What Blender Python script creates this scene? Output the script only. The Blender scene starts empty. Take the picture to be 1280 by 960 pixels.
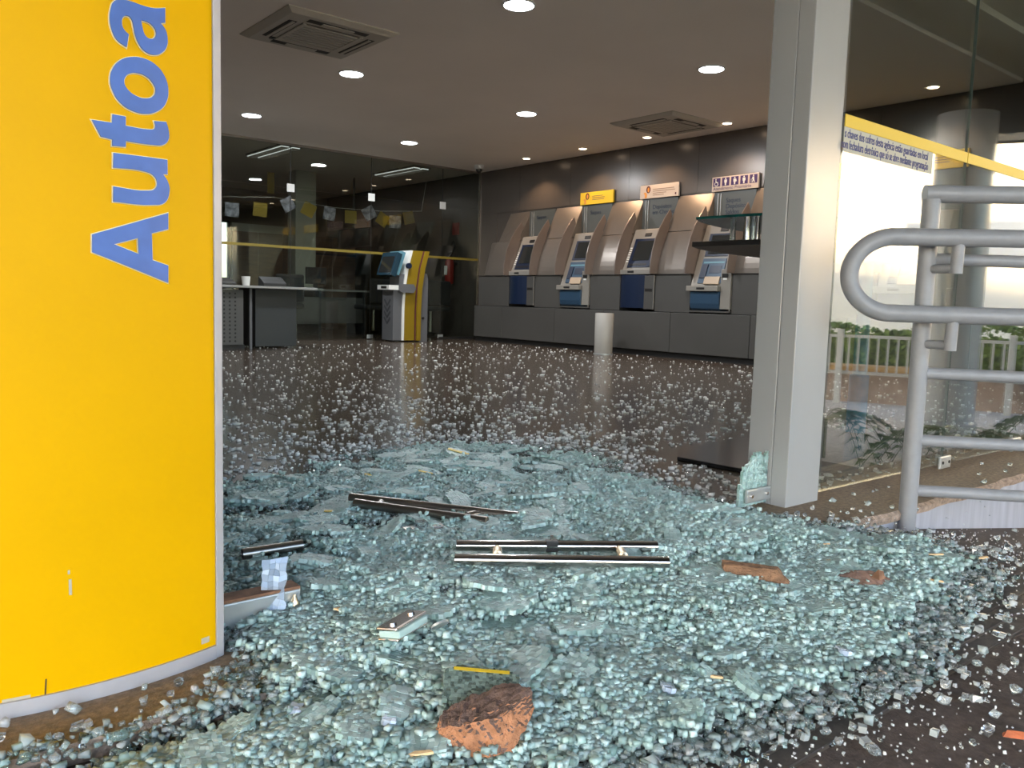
import bpy, bmesh, math, random
import numpy as np
from mathutils import Vector, Matrix, Euler

sc = bpy.context.scene
COL = sc.collection
random.seed(7)
rng = np.random.default_rng(11)
R = math.radians

# ---------------------------------------------------------------- camera, sky, sun, exposure
cam_d = bpy.data.cameras.new('camera')
cam = bpy.data.objects.new('camera', cam_d)
COL.objects.link(cam)
cam_d.sensor_fit = 'HORIZONTAL'
cam_d.sensor_width = 36.0
cam_d.lens = 36.0 * 1037.28 / 1280.0
cam_d.clip_start = 0.02
yaw, pit, rol = R(39.4955), R(5.68), R(1.6713)
fwd = Vector((math.sin(yaw) * math.cos(pit), math.cos(yaw) * math.cos(pit), -math.sin(pit)))
rt = Vector((math.cos(yaw), -math.sin(yaw), 0))
up = rt.cross(fwd)
r2 = rt * math.cos(rol) + up * math.sin(rol)
u2 = -rt * math.sin(rol) + up * math.cos(rol)
cam.matrix_world = Matrix(((r2.x, u2.x, -fwd.x, 0), (r2.y, u2.y, -fwd.y, 0), (r2.z, u2.z, -fwd.z, 0.62), (0, 0, 0, 1)))
sc.camera = cam

SKY_STRENGTH = 1.25
SUN_EL, SUN_AZ = R(9.0), R(68.0)          # travel direction azimuth, from +Y towards +X
world = bpy.data.worlds.new('sky')
sc.world = world
world.use_nodes = True
wn = world.node_tree.nodes
sky = wn.new('ShaderNodeTexSky')
sky.sky_type = 'NISHITA'
sky.sun_disc = False
sky.sun_elevation = R(29)
sky.sun_rotation = SUN_AZ + math.pi
sky.air_density = 1.0
sky.dust_density = 1.5
bg = wn['Background']
bg.inputs['Strength'].default_value = SKY_STRENGTH
world.node_tree.links.new(sky.outputs['Color'], bg.inputs['Color'])

sun_d = bpy.data.lights.new('sun', 'SUN')
sun_d.energy = 58.0
sun_d.angle = R(0.8)
sun_d.color = (1.0, 0.76, 0.44)
sun = bpy.data.objects.new('sun', sun_d)
COL.objects.link(sun)
sdir = Vector((math.sin(SUN_AZ) * math.cos(SUN_EL), math.cos(SUN_AZ) * math.cos(SUN_EL), -math.sin(SUN_EL)))
sun.rotation_euler = sdir.to_track_quat('-Z', 'Y').to_euler()
sun.location = (-6, -3, 5)

vs = sc.view_settings
vs.view_transform = 'Standard'
vs.look = 'None'
vs.exposure = 0.0
vs.gamma = 1.0
vs.use_curve_mapping = False
sc.cycles.use_denoising = True
sc.cycles.max_bounces = 14
sc.cycles.transparent_max_bounces = 24
sc.cycles.transmission_bounces = 10
sc.cycles.caustics_refractive = True
sc.cycles.sample_clamp_indirect = 6.0

# ---------------------------------------------------------------- materials
def mat(name, col, rough=0.5, metal=0.0, spec=0.5, noise=0.0, nscale=8.0, bump=0.0, bscale=40.0, emit=None, es=0.0,
        coat=0.0, trans=0.0, stretch=None):
    m = bpy.data.materials.new(name)
    m.use_nodes = True
    nt = m.node_tree
    b = nt.nodes['Principled BSDF']
    c4 = (*col, 1)
    b.inputs['Base Color'].default_value = c4
    b.inputs['Roughness'].default_value = rough
    b.inputs['Metallic'].default_value = metal
    b.inputs['Specular IOR Level'].default_value = spec
    b.inputs['Coat Weight'].default_value = coat
    b.inputs['Transmission Weight'].default_value = trans
    if emit:
        b.inputs['Emission Color'].default_value = (*emit, 1)
        b.inputs['Emission Strength'].default_value = es
    if noise or bump:
        tc = nt.nodes.new('ShaderNodeTexCoord')
        src = tc.outputs['Object']
        if stretch:
            mp = nt.nodes.new('ShaderNodeMapping')
            mp.inputs['Scale'].default_value = stretch
            nt.links.new(src, mp.inputs['Vector'])
            src = mp.outputs['Vector']
    if noise:
        n = nt.nodes.new('ShaderNodeTexNoise')
        n.inputs['Scale'].default_value = nscale
        n.inputs['Detail'].default_value = 6
        nt.links.new(src, n.inputs['Vector'])
        rp = nt.nodes.new('ShaderNodeValToRGB')
        rp.color_ramp.elements[0].position = 0.3
        rp.color_ramp.elements[1].position = 0.7
        rp.color_ramp.elements[0].color = (*[max(0, v * (1 - noise)) for v in col], 1)
        rp.color_ramp.elements[1].color = (*[min(1, v * (1 + noise)) for v in col], 1)
        nt.links.new(n.outputs['Fac'], rp.inputs['Fac'])
        nt.links.new(rp.outputs['Color'], b.inputs['Base Color'])
    if bump:
        n2 = nt.nodes.new('ShaderNodeTexNoise')
        n2.inputs['Scale'].default_value = bscale
        n2.inputs['Detail'].default_value = 4
        nt.links.new(src, n2.inputs['Vector'])
        bp = nt.nodes.new('ShaderNodeBump')
        bp.inputs['Strength'].default_value = bump
        bp.inputs['Distance'].default_value = 0.01
        nt.links.new(n2.outputs['Fac'], bp.inputs['Height'])
        nt.links.new(bp.outputs['Normal'], b.inputs['Normal'])
    return m

def pane_mat(name, tint, refl=1.0, r0=0.045):
    m = bpy.data.materials.new(name)
    m.use_nodes = True
    nt = m.node_tree
    nt.nodes.remove(nt.nodes['Principled BSDF'])
    out = nt.nodes['Material Output']
    # Schlick reflectance, the same from both sides of the pane
    ge = nt.nodes.new('ShaderNodeNewGeometry')
    dp = nt.nodes.new('ShaderNodeVectorMath')
    dp.operation = 'DOT_PRODUCT'
    nt.links.new(ge.outputs['Incoming'], dp.inputs[0])
    nt.links.new(ge.outputs['Normal'], dp.inputs[1])
    def mth(op, a, b=None):
        q = nt.nodes.new('ShaderNodeMath')
        q.operation = op
        for i, v in enumerate((a, b)):
            if v is None:
                continue
            if isinstance(v, (int, float)):
                q.inputs[i].default_value = v
            else:
                nt.links.new(v, q.inputs[i])
        return q.outputs[0]
    c1 = mth('SUBTRACT', 1.0, mth('ABSOLUTE', dp.outputs['Value']))
    fac = mth('ADD', mth('MULTIPLY', mth('POWER', c1, 5.0), 1 - r0), r0)
    tr = nt.nodes.new('ShaderNodeBsdfTransparent')
    tr.inputs['Color'].default_value = (*tint, 1)
    gl = nt.nodes.new('ShaderNodeBsdfGlossy')
    gl.inputs['Roughness'].default_value = 0.0
    gl.inputs['Color'].default_value = (refl, refl, refl, 1)
    mx = nt.nodes.new('ShaderNodeMixShader')
    nt.links.new(fac, mx.inputs['Fac'])
    nt.links.new(tr.outputs[0], mx.inputs[1])
    nt.links.new(gl.outputs[0], mx.inputs[2])
    nt.links.new(mx.outputs[0], out.inputs['Surface'])
    return m

def rubble_mat(name, dark, light, trans, rough=0.12):
    m = bpy.data.materials.new(name)
    m.use_nodes = True
    nt = m.node_tree
    b = nt.nodes['Principled BSDF']
    g = nt.nodes.new('ShaderNodeNewGeometry')
    rp = nt.nodes.new('ShaderNodeValToRGB')
    rp.color_ramp.elements[0].color = (*dark, 1)
    rp.color_ramp.elements[1].color = (*light, 1)
    nt.links.new(g.outputs['Random Per Island'], rp.inputs['Fac'])
    nt.links.new(rp.outputs['Color'], b.inputs['Base Color'])
    b.inputs['Roughness'].default_value = rough
    b.inputs['IOR'].default_value = 1.5
    mr = nt.nodes.new('ShaderNodeMapRange')
    mr.inputs['To Min'].default_value = trans - 0.3
    mr.inputs['To Max'].default_value = min(1.0, trans + 0.4)
    w = nt.nodes.new('ShaderNodeTexWhiteNoise')
    w.noise_dimensions = '1D'
    nt.links.new(g.outputs['Random Per Island'], w.inputs['W'])
    nt.links.new(w.outputs['Value'], mr.inputs['Value'])
    nt.links.new(mr.outputs['Result'], b.inputs['Transmission Weight'])
    return m

M = {}
M['tile'] = mat('polished_tile', (0.072, 0.054, 0.040), 0.16, spec=0.36, noise=0.12, nscale=3, bump=0.02, bscale=6)
M['joint'] = mat('tile_joint', (0.05, 0.04, 0.033), 0.8)
M['pave'] = mat('brown_paving', (0.085, 0.062, 0.052), 0.75, noise=0.35, nscale=60, bump=0.35, bscale=150)
M['pavejoint'] = mat('paving_joint', (0.26, 0.23, 0.21), 0.9)
M['pavestrip'] = mat('dark_strip', (0.07, 0.058, 0.052), 0.55, noise=0.25, nscale=40, bump=0.2, bscale=90)
M['sill'] = mat('brown_granite', (0.2, 0.14, 0.085), 0.62, noise=0.4, nscale=70, bump=0.4, bscale=120)
M['silledge'] = mat('chipped_granite_edge', (0.34, 0.25, 0.19), 0.8, noise=0.4, nscale=60, bump=0.8, bscale=90)
M['greywall'] = mat('painted_grey_base', (0.36, 0.37, 0.42), 0.7, noise=0.15, nscale=4, stretch=(6, 6, 0.6))
M['ceiling'] = mat('ceiling_paint', (0.90, 0.82, 0.74), 0.65, noise=0.04, nscale=0.8)
M['cove'] = mat('pale_cove', (0.8, 0.76, 0.66), 0.6)
M['cladding'] = mat('grey_wall_cladding', (0.115, 0.098, 0.086), 0.24, metal=0.25, noise=0.06, nscale=2)
M['cladlow'] = mat('grey_base_panel', (0.085, 0.08, 0.074), 0.42, metal=0.2, noise=0.06, nscale=2)
M['hood'] = mat('satin_silver', (0.19, 0.163, 0.14), 0.32, metal=0.45, noise=0.05, nscale=3)
M['fin'] = mat('frosted_fin', (0.20, 0.162, 0.142), 0.3, metal=0.25, noise=0.05, nscale=3)
M['black'] = mat('black_kick', (0.012, 0.012, 0.012), 0.5)
M['recess'] = mat('bay_back_panel', (0.075, 0.084, 0.083), 0.35, noise=0.08, nscale=2)
M['cream'] = mat('machine_cream', (0.25, 0.228, 0.198), 0.42)
M['navy'] = mat('machine_navy', (0.006, 0.014, 0.04), 0.35)
M['midblue'] = mat('machine_blue', (0.022, 0.055, 0.10), 0.38)
M['screen'] = mat('dark_screen', (0.02, 0.022, 0.022), 0.12)
M['peachkeys'] = mat('keypad_plate', (0.45, 0.33, 0.22), 0.4)
M['darkbit'] = mat('slot_black', (0.015, 0.013, 0.012), 0.4)
M['yellow'] = mat('sign_yellow', (0.72, 0.385, 0.0), 0.38, spec=0.07, noise=0.03, nscale=5)
M['frame'] = mat('grey_sign_frame', (0.42, 0.41, 0.43), 0.45, metal=0.2, noise=0.06, nscale=20)
M['blue'] = mat('letter_blue', (0.055, 0.13, 0.42), 0.42, noise=0.1, nscale=25)
M['cream_line'] = mat('letter_outline', (0.9, 0.76, 0.45), 0.5)
M['scratch'] = mat('scratch_grey', (0.45, 0.40, 0.3), 0.7)
M['crack'] = mat('crack_dark', (0.08, 0.05, 0.01), 0.8)
M['column'] = mat('column_grey_paint', (0.325, 0.33, 0.33), 0.24, noise=0.03, nscale=4, bump=0.02, bscale=60)
M['rail'] = mat('rail_grey_paint', (0.245, 0.25, 0.265), 0.42, noise=0.06, nscale=30, bump=0.05, bscale=160)
M['chrome'] = mat('polished_steel', (0.72, 0.67, 0.64), 0.14, metal=1.0)
M['darksteel'] = mat('dull_steel', (0.36, 0.33, 0.3), 0.3, metal=1.0)
M['zinc'] = mat('zinc_plate', (0.48, 0.5, 0.5), 0.38, metal=0.7, noise=0.1, nscale=20)
M['brass'] = mat('brass_fitting', (0.75, 0.6, 0.4), 0.3, metal=1.0)
M['rust'] = mat('rust_brown', (0.2, 0.1, 0.055), 0.8, noise=0.4, nscale=30)
M['glass_pane'] = pane_mat('window_glass', (0.86, 0.885, 0.85), 1.0, 0.20)
M['glass_dark'] = pane_mat('partition_glass', (0.80, 0.83, 0.80), 0.9, 0.05)
M['glass_edge'] = mat('green_glass_edge', (0.12, 0.16, 0.145), 0.15, trans=0.3)
M['glass_teal'] = mat('teal_glass_plate', (0.015, 0.17, 0.145), 0.12, trans=0.3)
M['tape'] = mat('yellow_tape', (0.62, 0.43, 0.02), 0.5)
M['tapetext'] = mat('tape_text_blue', (0.05, 0.06, 0.2), 0.6)
M['frost'] = mat('frosted_text_band', (0.42, 0.42, 0.36), 0.6)
M['white'] = mat('white_plastic', (0.75, 0.75, 0.72), 0.45)
M['acbeige'] = mat('air_conditioner_beige', (0.50, 0.455, 0.385), 0.5)
M['acslot'] = mat('air_conditioner_slot', (0.03, 0.026, 0.022), 0.7)
M['acgrille'] = mat('air_conditioner_grille', (0.2, 0.175, 0.14), 0.6)
M['lamp_cool'] = mat('lamp_cool', (1, 1, 1), 0.5, emit=(0.88, 0.96, 1.0), es=14.0)
M['lamp_warm'] = mat('lamp_warm', (1, 1, 1), 0.5, emit=(1.0, 0.78, 0.55), es=10.0)
M['louver_on'] = mat('louver_lamp', (1, 1, 1), 0.5, emit=(0.9, 0.95, 0.95), es=0.9)
M['chairdark'] = mat('dark_fabric', (0.02, 0.02, 0.022), 0.8)
M['deskdark'] = mat('charcoal_laminate', (0.03, 0.035, 0.037), 0.5)
M['desktop'] = mat('pale_desk_top', (0.3, 0.3, 0.29), 0.4)
M['deskgrey'] = mat('grey_desk_laminate', (0.08, 0.08, 0.078), 0.5)
M['wood'] = mat('brown_wood_panel', (0.13, 0.075, 0.045), 0.45, noise=0.2, nscale=4, stretch=(1, 1, 6))
M['palewall'] = mat('pale_wall_paint', (0.36, 0.34, 0.29), 0.7)
M['backwall'] = mat('brown_wall_paint', (0.15, 0.115, 0.085), 0.7)
M['palecol'] = mat('pale_green_column', (0.34, 0.35, 0.3), 0.6)
M['kyellow'] = mat('kiosk_yellow', (0.23, 0.15, 0.006), 0.35)
M['kgrey'] = mat('kiosk_grey', (0.11, 0.113, 0.122), 0.45)
M['kdark'] = mat('kiosk_emblem_grey', (0.05, 0.052, 0.06), 0.5)
M['kteal'] = mat('kiosk_teal', (0.1, 0.24, 0.3), 0.4)
M['kscreen'] = mat('kiosk_screen', (0.015, 0.04, 0.06), 0.15)
M['red'] = mat('extinguisher_red', (0.25, 0.02, 0.015), 0.4)
M['flagyellow'] = mat('paper_yellow', (0.22, 0.15, 0.008), 0.7)
M['flagphoto'] = mat('paper_photo_print', (0.25, 0.25, 0.3), 0.6, noise=0.9, nscale=14)
M['signwhite'] = mat('board_white', (0.62, 0.53, 0.46), 0.5)
M['signyellow'] = mat('board_yellow', (0.8, 0.55, 0.02), 0.5)
M['purple'] = mat('pictogram_purple', (0.05, 0.02, 0.12), 0.5)
M['skin'] = mat('print_orange', (0.75, 0.32, 0.06), 0.6)
M['hair'] = mat('print_dark_red', (0.09, 0.015, 0.02), 0.6)
M['printgrey'] = mat('print_text_grey', (0.25, 0.16, 0.1), 0.6)
M['deskblack'] = mat('black_gloss_plate', (0.012, 0.012, 0.013), 0.18)
M['trayunder'] = mat('brown_tray', (0.05, 0.042, 0.036), 0.4)
M['acrylic'] = mat('clear_acrylic', (0.8, 0.86, 0.84), 0.05, trans=0.9)
M['acrylicblue'] = mat('blue_acrylic', (0.006, 0.17, 0.36), 0.1, trans=0.08)
M['acrylicpale'] = mat('pale_blue_acrylic', (0.06, 0.2, 0.36), 0.08, trans=0.15)
M['darkcan'] = mat('dark_perforated_metal', (0.05, 0.05, 0.045), 0.35, metal=0.4)
M['bin'] = mat('bin_offwhite', (0.36, 0.34, 0.31), 0.4)
M['rubble'] = rubble_mat('crushed_green_glass', (0.53, 0.725, 0.69), (0.93, 0.985, 0.968), 0.76, 0.02)
M['rubble_clear'] = rubble_mat('loose_clear_glass', (0.76, 0.86, 0.84), (0.96, 0.98, 0.97), 0.88, 0.02)
M['clump'] = rubble_mat('cracked_sheet_glass', (0.50, 0.71, 0.67), (0.72, 0.88, 0.85), 0.42, 0.5)
M['sheet'] = rubble_mat('smooth_sheet_glass', (0.47, 0.67, 0.63), (0.57, 0.755, 0.715), 0.4, 0.42)
M['shard'] = rubble_mat('standing_shard_glass', (0.5, 0.74, 0.68), (0.72, 0.9, 0.85), 0.4, 0.3)
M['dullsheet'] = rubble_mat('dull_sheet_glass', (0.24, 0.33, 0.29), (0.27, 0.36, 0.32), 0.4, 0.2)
M['rubble_pale'] = rubble_mat('pale_scattered_glass', (0.88, 0.92, 0.91), (0.97, 0.98, 0.98), 0.4, 0.08)
M['grit'] = mat('glass_grit', (0.62, 0.76, 0.735), 0.5, noise=0.35, nscale=120, bump=0.6, bscale=200)
M['bluefilm'] = rubble_mat('blue_film_glass', (0.5, 0.62, 0.8), (0.75, 0.84, 0.95), 0.25, 0.25)
M['stone'] = mat('orange_stone', (0.37, 0.165, 0.08), 0.85, noise=0.4, nscale=45, bump=0.9, bscale=60)
M['stonetop'] = mat('stone_dusty_crust', (0.15, 0.095, 0.075), 0.9, noise=0.45, nscale=35, bump=0.9, bscale=60)
M['brick'] = mat('brown_brick', (0.2, 0.105, 0.055), 0.85, noise=0.4, nscale=40, bump=0.8, bscale=70)
M['slate'] = mat('brown_slate', (0.25, 0.15, 0.11), 0.85, noise=0.4, nscale=35, bump=0.6, bscale=50)
M['straw'] = mat('tan_splinter', (0.75, 0.52, 0.28), 0.8)
M['orange'] = mat('orange_tile_bit', (0.4, 0.1, 0.03), 0.7, noise=0.3, nscale=60)
M['street'] = mat('street_asphalt', (0.42, 0.39, 0.35), 0.9, noise=0.2, nscale=20)
M['kerb'] = mat('orange_kerb', (0.55, 0.33, 0.13), 0.8)
M['kerbface'] = mat('pinkish_kerb', (0.33, 0.25, 0.2), 0.85, noise=0.2, nscale=6)
M['tapedim'] = mat('shaded_tape', (0.2, 0.145, 0.014), 0.6)  # darker copy of the yellow tape, with the dimness at the partition in its colour
M['render'] = mat('cream_render', (0.90, 0.83, 0.72), 0.85, noise=0.05, nscale=2)
M['blocker'] = mat('blocker_plaster', (0.7, 0.66, 0.6), 0.85)  # for the unseen block added to shade the entrance
M['hedge'] = mat('hedge_green', (0.13, 0.2, 0.035), 0.7, noise=0.5, nscale=6)
M['palm'] = mat('palm_green', (0.05, 0.09, 0.02), 0.5, noise=0.3, nscale=10)
M['fence'] = mat('fence_grey_paint', (0.55, 0.55, 0.52), 0.5)
M['canopy'] = mat('canopy_soffit_paint', (0.24, 0.22, 0.19), 0.7)

# ---------------------------------------------------------------- mesh building helpers
ORG = {}

class MB:
    def __init__(s):
        s.v, s.f, s.mi, s.mats = [], [], [], []
    def _m(s, m):
        if m is None:
            return 0
        if m not in s.mats:
            s.mats.append(m)
        return s.mats.index(m)
    def add(s, vs, fs, m=None):
        k = len(s.v)
        i = s._m(m)
        s.v += [tuple(p) for p in vs]
        s.f += [tuple(q + k for q in f) for f in fs]
        s.mi += [i] * len(fs)
        return s
    def box(s, lo, hi, m=None, rz=0.0, rot=None):
        c = Vector([(a + b) / 2 for a, b in zip(lo, hi)])
        h = [(b - a) / 2 for a, b in zip(lo, hi)]
        mt = rot if rot is not None else Matrix.Rotation(rz, 3, 'Z')
        vs = [c + mt @ Vector((x * h[0], y * h[1], z * h[2])) for x, y, z in
              ((-1, -1, -1), (1, -1, -1), (1, 1, -1), (-1, 1, -1), (-1, -1, 1), (1, -1, 1), (1, 1, 1), (-1, 1, 1))]
        return s.add(vs, [(0, 3, 2, 1), (4, 5, 6, 7), (0, 1, 5, 4), (1, 2, 6, 5), (2, 3, 7, 6), (3, 0, 4, 7)], m)
    def prism(s, poly, a, b, axis='z', m=None):
        # poly: 2D list; extruded along axis from a to b. axis z:(x,y)  y:(x,z)  x:(y,z)
        def P(p, t):
            return {'z': (p[0], p[1], t), 'y': (p[0], t, p[1]), 'x': (t, p[0], p[1])}[axis]
        n = len(poly)
        vs = [P(p, a) for p in poly] + [P(p, b) for p in poly]
        fs = [tuple(range(n - 1, -1, -1)), tuple(range(n, 2 * n))] + [(i, (i + 1) % n, n + (i + 1) % n, n + i) for i in range(n)]
        return s.add(vs, fs, m)
    def tube(s, pts, r, n=14, m=None, cap=True):
        pts = [Vector(p) for p in pts]
        rs = r if isinstance(r, (list, tuple)) else [r] * len(pts)
        vs, fs = [], []
        prev = None
        for i, p in enumerate(pts):
            d = (pts[min(i + 1, len(pts) - 1)] - pts[max(i - 1, 0)]).normalized()
            if prev is None:
                a = Vector((0, 0, 1)) if abs(d.z) < 0.9 else Vector((1, 0, 0))
                x = d.cross(a).normalized()
            else:
                x = (prev - d * prev.dot(d)).normalized()
            prev = x
            y = d.cross(x)
            vs += [p + (x * math.cos(t) + y * math.sin(t)) * rs[i] for t in [2 * math.pi * k / n for k in range(n)]]
        for i in range(len(pts) - 1):
            for k in range(n):
                fs.append((i * n + k, i * n + (k + 1) % n, (i + 1) * n + (k + 1) % n, (i + 1) * n + k))
        if cap:
            fs.append(tuple(range(n - 1, -1, -1)))
            fs.append(tuple((len(pts) - 1) * n + k for k in range(n)))
        return s.add(vs, fs, m)
    def cyl(s, c, r, z0, z1, n=24, m=None):
        return s.tube([(c[0], c[1], z0), (c[0], c[1], z1)], r, n, m)
    def lathe(s, c, prof, n=24, m=None):
        vs, fs = [], []
        for (r, z) in prof:
            vs += [(c[0] + r * math.cos(2 * math.pi * k / n), c[1] + r * math.sin(2 * math.pi * k / n), c[2] + z) for k in range(n)]
        for i in range(len(prof) - 1):
            for k in range(n):
                fs.append((i * n + k, i * n + (k + 1) % n, (i + 1) * n + (k + 1) % n, (i + 1) * n + k))
        fs.append(tuple(range(n - 1, -1, -1)))
        fs.append(tuple((len(prof) - 1) * n + k for k in range(n)))
        return s.add(vs, fs, m)
    def build(s, name, m=None, parent=None, smooth=False, bevel=0.0, loc=None):
        me = bpy.data.meshes.new(name)
        vs = s.v
        o = Vector((0, 0, 0))
        if parent is not None:
            o = ORG[parent]
        elif loc is not None:
            o = Vector(loc)
        vs = [(x - o.x, y - o.y, z - o.z) for x, y, z in vs]
        me.from_pydata(vs, [], s.f)
        mats = s.mats if s.mats else []
        if m is not None and not mats:
            mats = [m]
        for q in mats:
            me.materials.append(M[q])
        if len(mats) > 1:
            me.polygons.foreach_set('material_index', s.mi)
        if smooth:
            me.polygons.foreach_set('use_smooth', [True] * len(me.polygons))
            try:
                me.set_sharp_from_angle(angle=R(40))
            except Exception:
                pass
        me.update()
        ob = bpy.data.objects.new(name, me)
        COL.objects.link(ob)
        if parent is not None:
            ob.parent = parent
            ORG[ob] = o
        else:
            ob.location = o
            ORG[ob] = o
        if bevel:
            b = ob.modifiers.new('bevel', 'BEVEL')
            b.width = bevel
            b.segments = 2
            b.limit_method = 'ANGLE'
            b.angle_limit = R(40)
        return ob

def B(lo, hi, m=None, **k):
    return MB().box(lo, hi, m, **k)

def tag(o, label, cat, group=None, kind=None):
    if label:
        o['label'] = label
    if cat:
        o['category'] = cat
    if group:
        o['group'] = group
    if kind:
        o['kind'] = kind
    return o

def thing(name, loc, label, cat, group=None):
    o = bpy.data.objects.new(name, None)
    COL.objects.link(o)
    o.location = loc
    o.empty_display_size = 0.1
    ORG[o] = Vector(loc)
    return tag(o, label, cat, group)

def struct(o, label=None):
    o['kind'] = 'structure'
    if label:
        o['label'] = label
    return o

def text(body, size, origin, xdir, ydir, m, parent, name='lettering', depth=0.0015, align='LEFT', xs=1.0, shear=0.0, spacing=1.0):
    cu = bpy.data.curves.new(name, 'FONT')
    cu.body = body
    cu.size = size
    cu.align_x = align
    cu.extrude = depth / 2
    cu.resolution_u = 3
    cu.shear = shear
    cu.space_line = spacing
    t = bpy.data.objects.new(name, cu)
    COL.objects.link(t)
    bpy.context.view_layer.update()
    dg = bpy.context.evaluated_depsgraph_get()
    me = bpy.data.meshes.new_from_object(t.evaluated_get(dg))
    bpy.data.objects.remove(t)
    x = Vector(xdir).normalized()
    y = Vector(ydir).normalized()
    z = x.cross(y)
    o = Vector(origin) - ORG[parent]
    for v in me.vertices:
        p = o + x * (v.co.x * xs) + y * v.co.y + z * v.co.z
        v.co = p
    me.materials.clear()
    me.materials.append(M[m])
    me.name = name
    ob = bpy.data.objects.new(name, me)
    COL.objects.link(ob)
    ob.parent = parent
    ORG[ob] = ORG[parent]
    return ob

# ---------------------------------------------------------------- key dimensions
YF = 1.42            # facade glass line
XW = 8.18            # cash machine wall
YB = 10.85           # glass partition at the back
ZC = 2.662           # ceiling
XL = -2.0            # left wall of the hall
YE = 16.2            # end of the office behind the partition

# ---------------------------------------------------------------- hall shell
fl = struct(B((XL - .2, 1.5, -0.25), (XW + .2, YE + .2, -0.004), 'joint').build('floor'), 'dark brown polished tile floor of the hall')
ts = 0.94
nx = int((XW - XL) / ts) + 1
ny = int((YE - 1.44) / ts) + 1
tile_me = {}
for i in range(nx):
    for j in range(ny):
        x0 = XL + i * ts
        y0 = 1.56 + j * ts
        w = min(ts, XW - x0) - 0.004
        d = min(ts, YE - y0) - 0.004
        if w < 0.05 or d < 0.05:
            continue
        key = (round(w, 3), round(d, 3))
        if key not in tile_me:
            mb = B((0, 0, -0.004), (w, d, 0.0))
            o = mb.build('tile', 'tile')
            tile_me[key] = o.data
        else:
            o = bpy.data.objects.new('tile', tile_me[key])
            COL.objects.link(o)
        o.parent = fl
        o.location = (x0, y0, 0)

struct(B((XL - .2, 3.0, ZC), (XW + .2, YE + .2, ZC + .2), 'ceiling').build('ceiling'), 'brown grey painted ceiling with downlights')
cv = MB()
cv.box((XL - .2, 1.36, ZC + .03), (XW + .2, 3.02, ZC + .45), 'cove')
cv.box((XL - .2, 2.50, ZC - .015), (XW, 2.74, ZC + .03), 'cove')
struct(cv.build('trim_1', 'cove'), 'pale raised ceiling strip along the shop front')
struct(B((XL - .2, 1.38, 2.64), (XW + .2, 1.46, 2.70), 'cove').build('trim_2'), 'header rail above the shop front')
wr = struct(B((XW, 1.3, -0.2), (XW + .2, YE + .2, ZC + .45), 'cladding').build('wall_right'), 'grey panelled wall behind the cash machines')
struct(B((XL - .2, 1.3, -0.2), (XL, YE + .2, ZC + .45), 'palewall').build('wall_left'))
# back wall of the office with a window opening
wb = MB()
wb.box((XL - .2, YE, -0.2), (5.2, YE + .2, ZC + .45), 'backwall')
wb.box((6.12, YE, -0.2), (XW + .2, YE + .2, ZC + .45), 'backwall')
wb.box((5.2, YE, -0.2), (6.12, YE + .2, 0.72), 'backwall')
wb.box((5.2, YE, 2.03), (6.12, YE + .2, ZC + .45), 'backwall')
struct(wb.build('wall_back'), 'dark brown far wall of the office with one window')
w3 = struct(B((5.2, YE + .05, 0.72), (6.12, YE + .058, 2.03), 'glass_pane').build('window_3'), 'bright far window of the office')
fr = MB()
for z in (0.72, 1.99):
    fr.box((5.2, YE + .02, z), (6.12, YE + .09, z + .04))
for x in (5.2, 6.08, 5.88):
    fr.box((x, YE + .02, 0.72), (x + .035, YE + .09, 2.03))
fr.build('window_frame', 'black', w3)
# solid front wall left of the totem
struct(B((XL - .2, 1.44, -0.2), (0.06, 1.6, 2.5), 'frame').build('wall_front'))

# grey wall cladding panels (upper row), joints recessed
yy = [1.6, 2.85, 4.26, 5.38, 6.50, 7.62, 8.74, 9.86, 10.84]
for a, b in zip(yy[:-1], yy[1:]):
    B((XW - .012, a + .002, 1.99), (XW, b - .002, ZC - .004)).build('wall_panel', 'cladding', wr)
B((XW - .012, 10.40, 0.06), (XW, 10.84, 1.985)).build('wall_panel', 'cladding', wr)

# ---------------------------------------------------------------- paving, ramp and granite sill
def ground_z(x, y):
    z = -0.03
    if x > 2.35:
        z -= min(0.62, (x - 2.35) * 0.15)
    return z

gm = MB()
xs = [-6, -3, 0.0, 1.0, 2.0, 2.35, 2.8, 3.2, 3.7, 4.4, 5.2, 6.5, 9, 16]
ysr = [-5, 1.215]
for i in range(len(xs) - 1):
    a, b = xs[i], xs[i + 1]
    za, zb = ground_z(a, 0), ground_z(b, 0)
    gm.add([(a, ysr[0], za), (b, ysr[0], zb), (b, ysr[1], zb), (a, ysr[1], za),
            (a, ysr[0], -1), (b, ysr[0], -1), (b, ysr[1], -1), (a, ysr[1], -1)],
           [(0, 1, 2, 3), (0, 4, 5, 1), (2, 6, 7, 3)])
pv = struct(gm.build('floor_2', 'pavejoint'), 'brown speckled paving in front of the doorway')
# paving slabs with recessed joints, laid on the bed
rows = [(-5, -0.4), (-0.395, 0.10), (0.103, 0.598), (0.606, 0.640), (0.648, 0.684), (0.688, 0.752), (0.756, 1.205)]
cols = [-6, -1.5, 0.35, 2.35, 4.0, 6.5, 9, 16]
for (a, b) in rows:
    for i in range(len(cols) - 1):
        x0, x1 = cols[i], cols[i + 1] - 0.004
        z0, z1 = ground_z(x0, 0), ground_z(x1, 0)
        t = 0.003
        m = 'pavestrip' if b - a < 0.07 else 'pave'
        q = MB().add([(x0, a, z0), (x1, a, z1), (x1, b, z1), (x0, b, z0), (x0, a, z0 + t), (x1, a, z1 + t), (x1, b, z1 + t), (x0, b, z0 + t)],
                     [(4, 5, 6, 7), (0, 1, 5, 4), (1, 2, 6, 5), (2, 3, 7, 6), (3, 0, 4, 7)])
        q.build('slab', m, pv)

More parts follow.
